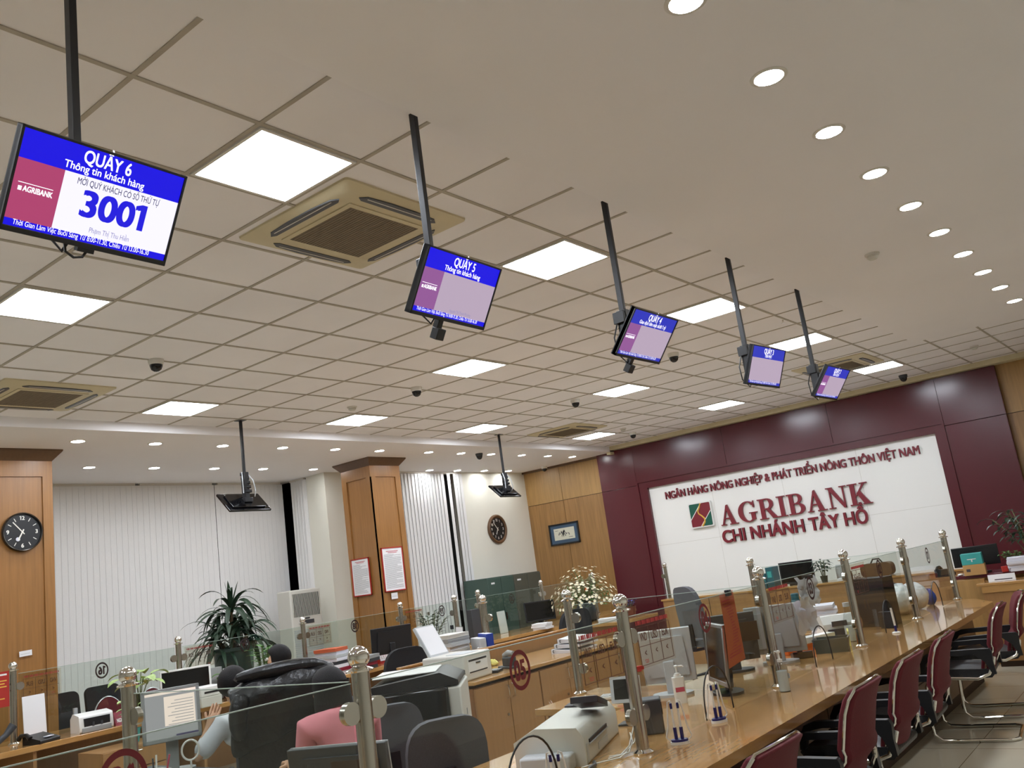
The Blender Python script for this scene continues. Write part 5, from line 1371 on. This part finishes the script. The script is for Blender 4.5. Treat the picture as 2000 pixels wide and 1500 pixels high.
# ---------------------------------------------------------------- things on the window counter
t = thing('card_board', 'plain white card leaning at the far left post', 'card', (-5.93, 1.57, DZ), 0)
xform(MB().box(-.004, .004, -.10, .10, 0, .40), RY(-.10)).build('card', 'paper', t, bevel=.002)
t = thing('notice_sheet', 'red printed sheet on the glass at the left edge', 'notice', (-5.985, 1.28, 1.25))
s = MB().box(0, .002, -.11, .09, -.16, .15, 0)
for k in range(9): s.box(.002, .0025, -.08, -.02 + .09 * random.random(), .09 - k * .026, .10 - k * .026, 1)
s.box(.002, .0025, -.09, .07, .115, .13, 2)
s.build('sheet', ['red_paper', 'gold', 'white'], t, smooth=False)
t = thing('note_counter', 'white banknote counting machine on the window counter', 'banknote counter', (-5.72, 1.98, DZ), deg(-8))
b = MB().prism([(-.12, 0), (.13, 0), (.14, .04), (.115, .15), (-.05, .17), (-.12, .12)], -.15, .15, 'y'); b.build('body', 'white', t, bevel=.015, seg=3)
MB().box(.10, .137, -.11, .12, .05, .125).build('note_chute', 'black', t)
MB().box(.12, .145, -.13, .13, .0, .045).build('base_strip', 'grey_plastic', t, bevel=.005)
for y in (-.03, .045): MB().cyl((.137, y, .05), (.137, y, .085), .010, n=12).build('roller', 'dkgrey', t)
MB().box(-.10, -.06, -.13, -.10, .16, .22).build('hopper_guide', 'grey_plastic', t)
t = thing('desk_sign', 'maroon desk sign with two lines of white lettering', 'sign', (-5.66, 2.29, DZ), deg(0))
b = MB().prism([(-.04, 0), (.04, 0), (0, .12)], -.13, .13, 'y', 0)
T = TR(.0205, 0, .06) @ face_T((0, 0, 0), (0, 1, 0), (-.316, 0, .949))
text(b, 'XIN PHÉP', T @ TR(0, .012, .0008), .036, .13, .02, 1); text(b, 'NGHỈ GIAO DỊCH', T @ TR(0, -.035, .0008), .05, .225, .03, 1)
b.build('sign', ['sign_maroon', 'white'], t, smooth=False)
t = thing('desk_telephone', 'black desk telephone at the far left of the window counter', 'telephone', (-5.66, 1.50, DZ), deg(20))
MB().prism([(-.10, 0), (.10, 0), (.10, .03), (-.10, .08)], -.11, .11, 'y').build('base', 'black', t, bevel=.008)
MB().box(.04, .08, -.02, .06, .045, .05).build('display', 'paper_b', t)
MB().tube([(.02, -.14, .06), (-.02, -.14, .09), (-.08, -.14, .09), (-.12, -.13, .06)], [.022, .016, .016, .022], 10).build('handset', 'black', t)
t = thing('leaflet_stand', 'clear upright leaflet stand with grey cards on the window counter', 'leaflet stand', (-5.88, 3.40, DZ))
MB().box(-.05, .05, -.09, .09, 0, .012).box(-.04, -.034, -.09, .09, .012, .33).box(.03, .034, -.09, .09, .012, .22).build('holder', 'acrylic', t)
MB().box(-.03, .025, -.08, .08, .014, .34).build('cards', 'grey_plastic', t)
single(xform(MB().box(-.003, .003, -.075, .075, 0, .19), RY(-.12)), 'paper_card', 'paper', 'white paper card standing before the dracaena pot', 'card', (-5.88, 3.60, DZ + .121))
single(MB().box(-.06, .06, -.1, .1, 0, .12), 'box_file', 'red_fabric', 'low maroon box under the standing white card', 'box', (-5.90, 3.60, DZ), bevel=.004)
t = thing('receipt_printer', 'small white receipt printer beside the raised hand', 'printer', (-5.52, 3.06, DZ))
for k, (z0, z1, m) in enumerate(((0, .10, 'offwhite'), (.10, .20, 'white'))):
    MB().box(-.10, .10, -.12, .12, z0, z1).build('housing', m, t, bevel=.01)
MB().box(.095, .103, -.08, .08, .13, .15).build('paper_slot', 'black', t)
t = thing('table_magnifier', 'round white rimmed magnifier by the glowing monitor', 'magnifier', (-2.02, .72, DZ))
MB().tube([(.05 * math.cos(2 * PI * k / 24) * .5, .05 * math.cos(2 * PI * k / 24) * .8, .15 + .055 * math.sin(2 * PI * k / 24)) for k in range(24)], .006, 8, closed=True).build('rim', 'white', t)
MB().disc((0, 0, .15), .046, (.85, -.5, 0), 24, th=.003).build('lens', 'clear', t)
MB().cyl((0, 0, .01), (0, 0, .095), .006, n=10).lathe([(.05, 0), (.05, .01), (.001, .014)], 18).build('stand', 'white', t)
t = thing('desk_organiser', 'white organiser with stationery at the lower left', 'organiser', (-1.98, .48, DZ))
MB().box(-.06, .06, -.06, .06, 0, .012).box(-.06, .06, -.06, -.055, .012, .10).box(-.06, .06, .055, .06, .012, .10).box(-.06, -.055, -.06, .06, .012, .10).box(.055, .06, -.06, .06, .012, .10).build('tray', 'white', t)
for k, (x, y) in enumerate(((-.03, .02), (.02, -.02), (.03, .03))): MB().cyl((x, y, .014), (x * 1.8, y * 1.8, .17), .005, n=8).build('pen', ('white', 'dkgrey', 'pink')[k], t)
sheets((-1.72, .30, .70), 'white form lying under the desk edge by number 06', 1, .30, .21, .4, m='paper', th=.02)
t = thing('pedestal', 'wooden drawer pedestal under the window counter', 'drawer unit', (-5.30, 2.05, 0), 0)
MB().box(-.22, .20, -.30, .30, .03, .60).build('body', 'cab', t)
for k in range(3): 
    d = MB().box(.20, .218, -.295, .295, .05 + k * .185, .225 + k * .185).build('drawer', 'cab', t, bevel=.002)
    MB().tube([(.218, -.06, .19 + k * .185), (.24, -.05, .19 + k * .185), (.24, .05, .19 + k * .185), (.218, .06, .19 + k * .185)], .005, 8).build('handle', 'chrome', d)
for k in range(4): MB().cyl((-.16 + .3 * (k % 2), -.24 + .48 * (k // 2), 0), (-.16 + .3 * (k % 2), -.24 + .48 * (k // 2), .03), .025, n=12).build('caster', 'black', t)
sheets((-5.80, 4.96, DZ), 'folder in the tall pile before the floor air conditioner', 8, .32, .25, .2, m=('paper_b', 'sign_maroon', 'paper', 'dkgrey', 'paper_b', 'ltgrey', 'paper_b', 'orange_paper'), th=.038, jitter=.018)
sheets((-5.64, 5.30, DZ), 'dark folder in the low pile by the pointed sign', 4, .30, .24, .3, m=('dkgrey', 'sign_maroon', 'dkgrey', 'grey_plastic'), th=.04, jitter=.018)
t = thing('tent_card', 'folded white table sign in front of the folder pile', 'sign', (-5.58, 4.66, DZ), 0)
b = MB().prism([(-.06, 0), (.06, 0), (.003, .15), (-.003, .15)], -.12, .12, 'y', 0)
for z, a in ((.10, .08), (.07, .05)): b.box(.0, .06 - z * .37, -a, a, z, z + .008, 1)
b.build('card', ['paper', 'ink'], t, smooth=False)
t = thing('desk_calendar', 'white desk calendar on a red stand', 'calendar', (-5.84, 5.86, DZ), 0)
b = MB().prism([(-.07, 0), (.07, 0), (.004, .20), (-.004, .20)], -.15, .15, 'y', 0); b.build('stand', 'red_paper', t)
T = TR(.038, 0, .105) @ face_T((0, 0, 0), (0, 1, 0), (-.32, 0, .95)); s = MB().box(-.145, .145, -.075, .095, .002, .005, 0)
for i in range(7):
    for j in range(5): s.box(-.12 + i * .037, -.108 + i * .037, .03 - j * .02, .038 - j * .02, .005, .0054, 1)
s.box(.09, .13, .07, .085, .005, .0054, 1)
xform(s, T).build('pages', ['paper', 'rate_red'], t, smooth=False)
t = thing('document_holder', 'white board with a hanging clip beside the zamia plant', 'document holder', (-6.12, 7.02, DZ), deg(0))
MB().box(-.006, .006, -.10, .10, 0, .48).build('board', 'paper', t, bevel=.002)
MB().box(-.012, .012, -.015, .015, .475, .52).build('clip', 'steel', t)
single(MB().box(-.05, .05, -.09, .09, 0, .46), 'box_file', 'dkgrey', 'upright dark grey file right of the yellow note', 'file', (-5.86, 7.68, DZ), bevel=.004)
t = thing('paper_tube', 'upright white paper panel among the far posts', 'card', (-6.2, 8.75, DZ))
xform(MB().box(-.01, .01, -.09, .09, 0, .34), RY(-.08)).build('panel', 'paper', t, bevel=.003)
t = thing('mug', 'black mug with pens on the desk by the white panel', 'mug', (-5.10, 6.86, DZ))
MB().lathe([(.03, 0), (.04, .01), (.042, .10), (.037, .10), (.034, .012), (.001, .012)], 20).build('cup', 'black', t)
MB().tube([(.04, 0, .08), (.07, 0, .07), (.07, 0, .03), (.038, 0, .02)], .006, 8).build('handle', 'black', t)
sheets((-5.16, 6.28, DZ), 'maroon and white folder spread on the side desk', 3, .34, .24, .5, m=('paper', 'sign_maroon', 'paper'), th=.016, jitter=.05)
sheets((-5.05, 5.95 + .18, DZ + .052), 'loose white sheet on top of the spread folders', 1, .24, .18, .8, m='paper', th=.01, jitter=.01)
sheets((-5.55, 8.9, DZ), 'white paper pile left of the far black monitor', 3, .26, .2, .1, m='paper', th=.03)
sheets((-4.50, 9.16, DZ), 'white sheet heap right of the daisy vase', 2, .30, .22, .4, m='paper', th=.028)
t = thing('keyboard', 'black keyboard before the far black monitor', 'keyboard', (-4.98, 8.92 + .22, DZ), deg(-35))
MB().box(-.2, .2, -.06, .06, 0, .02).build('body', 'black', t, bevel=.004)
k = MB()
for i in range(18):
    for j in range(5): k.box(-.19 + i * .021, -.173 + i * .021, -.05 + j * .02, -.034 + j * .02, .02, .026)
k.build('keys', 'dkgrey', t, smooth=False)
# metal safes by the cream wall
for k, (y, w_, m, lab) in enumerate(((10.02, .74, 'safe', 'dark green metal cupboard by the cream wall, left one'), (10.77, .84, 'safe_grey', 'grey green metal cupboard by the cream wall, right one'))):
    t = thing('metal_cupboard', lab, 'cupboard', (-7.78, y, 0), group='metal cupboards by the cream wall')
    MB().box(-.28, .28, 0, w_, .0, 1.62).build('body', m, t, bevel=.006)
    for j in (0, 1):
        d = MB().box(.28, .297, .01 + j * w_ / 2, w_ / 2 - .005 + j * w_ / 2, .05, 1.60).build('door', m, t, bevel=.004)
        MB().box(.297, .318, w_ / 2 - .05 + j * .07, w_ / 2 - .03 + j * .07, .85, .98).build('handle', 'steel', d)
    MB().box(.297, .3, w_ * .12, w_ * .25, 1.50, 1.53).build('name_plate', 'paper', t)

# customers' chairs behind the window counter
def plain_chair(loc, facing, label, m, top=1.02, w_=.40, rim=False, grp=None):
    t = thing('visitor_chair', label, 'chair', loc, facing - PI / 2, group=grp)
    pts = rrect(-w_ / 2, w_ / 2, .56, top, .07, 5) if not rim else [(w_ / 2 * math.cos(PI * k / 16), .62 + (top - .62) * math.sin(PI * k / 16)) for k in range(17)] + [(-w_ * .42, .58), (w_ * .42, .58)]
    b = MB().prism(pts, -.025, .025, 'y'); b.v = [(x, y - .22 - (z - .5) * .16, z) for x, y, z in b.v]
    b.build('backrest', m, t, bevel=.015, seg=3, angle=70)
    if rim: MB().tube([(x * 1.04, -.22 - (z - .5) * .16, z + .004) for x, z in pts[:17]], .010, 8).build('rim', 'alu', t)
    MB().prism(rrect(-.22, .22, -.2, .22, .06), .42, .49).build('seat', m, t, bevel=.018, seg=3)
    for sx in (-1, 1):
        for sy in (-1, 1): MB().tube([(sx * .19, sy * .18, .42), (sx * .21, sy * .20, 0)], .012, 8).build('leg', 'alu' if rim else 'black', t)
        MB().tube([(sx * .15, -.18, .44), (sx * .15, -.25, .62)], .012, 8).build('back_support', 'black', t)
    return t
plain_chair((-7.17, 2.50, 0), deg(0), 'black padded chair directly behind the banknote machine', 'fabric_black', 1.03, .40, grp='chairs behind the window counter')
plain_chair((-7.22, 3.0, 0), deg(0), 'black padded chair behind the variegated plant', 'fabric_black', 1.03, .40, grp='chairs behind the window counter')
plain_chair((-6.65, 2.76, 0), deg(0), 'red chair with a pale rim left of the plant vase', 'red_fabric', .93, .36, True, grp='chairs behind the window counter')
plain_chair((-6.65, 3.27, 0), deg(0), 'red chair with a pale rim right of the plant vase', 'red_fabric', .93, .36, True, grp='chairs behind the window counter')
plain_chair((-6.80, 4.02, 0), deg(0), 'red chair with a pale rim behind the leaflet stand', 'red_fabric', 1.0, .40, True, grp='chairs behind the window counter')
plain_chair((-6.75, 1.12, 0), deg(0), 'red chair with a pale rim at the very left edge', 'red_fabric', .93, .38, True, grp='chairs behind the window counter')

# ================================================================ PEOPLE
def skin(verts, edges, radii, name, mname, parent=None, sub=2, root=0, mats=None):
    me = bpy.data.meshes.new(name); me.from_pydata([Vector(v) for v in verts], edges, []); me.update()
    o = bpy.data.objects.new(name, me); COL.objects.link(o); me.materials.append(M[mname])
    sk = o.modifiers.new('skin', 'SKIN'); sk.use_smooth_shade = True
    if not me.skin_vertices: me.attributes
    bm = None
    import bmesh
    bm = bmesh.new(); bm.from_mesh(me); lay = bm.verts.layers.skin.verify(); bm.verts.ensure_lookup_table()
    for i, v in enumerate(bm.verts):
        r = radii[i]; v[lay].radius = r if isinstance(r, tuple) else (r, r); v[lay].use_root = (i == root)
    bm.to_mesh(me); bm.free()
    ss = o.modifiers.new('smooth', 'SUBSURF'); ss.levels = sub; ss.render_levels = sub
    if parent: o.parent = parent
    return o
def person(loc, facing, label, top_m, lean=0.0, fwd=0.0, hands=None, elbows=None, long_hair=False, head_turn=0.0, dz=0.0, bow=0.0):
    t = thing('person', label, 'person', loc, facing - PI / 2)
    L, F = lean, fwd
    V = []; E = []; Rr = []
    def v(p, r, prev=None):
        V.append(p); Rr.append(r)
        if prev is not None: E.append((prev, len(V) - 1))
        return len(V) - 1
    pel = v((L * .35, -.04 + F * .1, .60 + dz), (.15, .115))
    wai = v((L * .5, -.03 + F * .3, .74 + dz), (.125, .10), pel)
    che = v((L * .8, 0 + F * .7, .90 + dz), (.145, .11), wai)
    upp = v((L * .95, .0 + F * .9, 1.01 + dz), (.11, .08), che)
    nec = v((L * 1.05, .02 + F + bow * .3, 1.09 + dz - bow * .2), .05, upp)
    hb = v((L * 1.2, .045 + F * 1.1 + bow * .6, 1.155 + dz - bow * .55), (.066, .07), nec)
    hc = v((L * 1.3, .05 + F * 1.15 + bow * .8, 1.225 + dz - bow), (.076, .092), hb)
    hm = v((L * 1.35, .045 + F * 1.15 + bow, 1.275 + dz - bow * 1.15), (.066, .078), hc)
    arms = {}
    for s, key in ((-1, 'l'), (1, 'r')):
        sh = v((L * .95 + s * .165, -.005 + F * .9, 1.0 + dz), .052, upp)
        el_p = (elbows or {}).get(key, (L * .8 + s * .25, .05 + F, .78 + dz)); ha_p = (hands or {}).get(key, (L + s * .17, .33 + F, .80 + dz))
        el = v(el_p, .038, sh)
        e_, h_ = Vector(el_p), Vector(ha_p); d = (h_ - e_).normalized()
        wr = v(tuple(h_ - d * .05), .026, el)
        pa = v(tuple(h_ + d * .02), (.034, .018), wr)
        up = Vector((0, 0, 1)) if abs(d.z) < .8 else Vector((0, -1, 0)); side = d.cross(up).normalized(); nrm = side.cross(d)
        for k, (off, ln) in enumerate(((-.027, .066), (-.009, .078), (.009, .074), (.026, .058))):
            b0 = h_ + d * .05 + side * off
            f1 = v(tuple(b0), .0092, pa); f2 = v(tuple(b0 + d * ln * .5 - nrm * .008), .0085, f1); v(tuple(b0 + d * ln * .85 - nrm * .03), .0072, f2)
        th = v(tuple(h_ + d * .012 + side * s * .038 - nrm * .01), .0105, pa); v(tuple(h_ + d * .045 + side * s * .055 - nrm * .022), .0088, th)
        arms[key] = (sh, el, wr)
    legs = []
    for s in (-1, 1):
        hp = v((L * .35 + s * .10, .04 + F * .1, .57 + dz), .088, pel); kn = v((s * .12, .42, .55 + dz * .5), .058, hp)
        an = v((s * .12, .44, .10), .038, kn); toe = v((s * .13, .58, .045), .035, an)
        legs.append((hp, kn, an, toe))
    BR = list(Rr)
    for i in [pel, wai, che, upp] + [arms[k][0] for k in arms]: BR[i] = tuple(a * .78 for a in (Rr[i] if isinstance(Rr[i], tuple) else (Rr[i], Rr[i])))
    skin(V, E, BR, 'body', 'skin', t)
    # clothes over the same skeleton
    ids = [pel, wai, che, upp]; CV = [V[i] for i in ids]; CR = [tuple(a + .026 for a in (Rr[i] if isinstance(Rr[i], tuple) else (Rr[i], Rr[i]))) for i in ids]; CE = [(0, 1), (1, 2), (2, 3)]
    for key in ('l', 'r'):
        sh, el, wr = arms[key]; b0 = len(CV)
        CV += [V[sh], tuple(Vector(V[sh]).lerp(Vector(V[el]), .95))]; CR += [.080, .062]; CE += [(3, b0), (b0, b0 + 1)]
    CV.append(tuple(Vector(V[upp]).lerp(Vector(V[nec]), .55))); CR.append(.085); CE.append((3, len(CV) - 1))
    skin(CV, CE, CR, 'shirt', top_m, t)
    CV = [V[pel]]; CR = [(.165, .13)]; CE = []
    for hp, kn, an, toe in legs:
        b0 = len(CV); CV += [V[hp], V[kn], V[an]]; CR += [.10, .072, .055]; CE += [(0, b0), (b0, b0 + 1), (b0 + 1, b0 + 2)]
    skin(CV, CE, CR, 'trousers', 'trousers', t)
    for hp, kn, an, toe in legs: skin([V[an], tuple(Vector(V[an]) + Vector((0, .02, -.055))), tuple(Vector(V[toe]) + Vector((0, .02, 0)))], [(0, 1), (1, 2)], [.042, .044, .038], 'shoe', 'black', t, 1)
    H0 = Vector(V[hc])
    h = MB(); T = TR(H0.x, H0.y - .018, H0.z + .02) @ RZ(head_turn)
    h.ball((0, 0, 0), 1, 22, 0, (.102, .118, .108)); vs = []
    for x, y, z in h.v:
        if y > .02 and z < .035: y *= .15; x *= .9
        if z < -.06: z *= .9
        vs.append(tuple(T @ Vector((x, y, z))))
    h.v = vs
    if long_hair:
        n = 14; rows = [(.10, .115, .03), (.106, .10, -.06), (.112, .085, -.14), (.115, .07, -.21), (.10, .055, -.27), (.06, .03, -.30)]
        base = len(h.v); vs2 = []
        for rx_, ry_, z in rows:
            for k in range(n): a = 2 * PI * k / n; vs2.append(T @ Vector((rx_ * math.cos(a), -.045 + ry_ * .75 * math.sin(a) - (.02 if z < -.1 else 0), z)))
        h.add(vs2, [(i * n + k, i * n + (k + 1) % n, (i + 1) * n + (k + 1) % n, (i + 1) * n + k) for i in range(len(rows) - 1) for k in range(n)] + [tuple(range((len(rows) - 1) * n, len(rows) * n))])
    h.build('hair', 'hair', t, subsurf=1)
    fT = TR(H0.x, H0.y, H0.z) @ RZ(head_turn)
    xform(MB().ball((-.030, .086, .012), .0115, 12, 0).ball((.030, .086, .012), .0115, 12, 0).ball((-.030, .0955, .012), .0055, 10, 1).ball((.030, .0955, .012), .0055, 10, 1), fT).build('eyes', ['eye', 'black'], t)
    xform(MB().ball((0, .09, -.052), .018, 12, 0, (1.1, .5, .4)), fT).build('mouth', 'lips', t)
    n_ = MB().ball((0, .10, -.018), .013, 12, 0, (.9, 1.1, 1.0)).tube([(0, .085, .02), (0, .10, -.012)], [.006, .010], 8)
    for s in (-1, 1): n_.ball((s * .078, .0, -.008), .022, 12, 0, (.4, .8, 1.2))
    xform(n_, fT).build('nose_and_ears', 'skin', t)
    return t
person(EX, EF, 'seated person in a white shirt, hand raised to dark hair beside the leather chair', 'shirt', lean=-.22, fwd=.10, hands={'l': (-.43, .06, .985)}, elbows={'l': (-.53, .0, .77)}, dz=-.05)
person((-.88, .90, 0), deg(158), 'seated person in a pink top with shoulder length dark hair seen from behind', 'pinkshirt', lean=.0, fwd=.08, long_hair=True, dz=-.005, bow=.06, elbows={'l': (-.17, .14, .76), 'r': (.19, .14, .76)})
person((-3.62, 2.62, 0), deg(190), 'person whose dark hair shows above the draped jacket', 'shirt', fwd=.02, dz=-.03)
for (x, y, hs, lab) in ((-.88, .90, -.01, 'low stool under the person in the pink top'), (-3.62, 2.62, -.035, 'low stool under the person behind the draped jacket')):
    t = thing('stool', lab, 'stool', (x, y, 0))
    MB().cyl((0, 0, .36 + hs), (0, 0, .425 + hs), .19, n=24).build('seat', 'fabric_black', t, bevel=.012)
    MB().cyl((0, 0, .04), (0, 0, .36 + hs), .025, n=12).build('column', 'black', t)
    MB().lathe([(.20, 0), (.20, .015), (.03, .045)], 24).build('base', 'black', t)

t = thing('desk_telephone', 'black handset leaning upright at the lower left corner', 'telephone', (-5.60, 1.12, DZ))
MB().tube([(0, -.12, .03), (.0, -.03, .07), (0, .06, .13), (0, .12, .20)], [.035, .026, .026, .036], 12).build('handset', 'dkgrey', t)
MB().box(-.06, .06, -.17, -.02, 0, .04).build('cradle', 'black', t, bevel=.008)
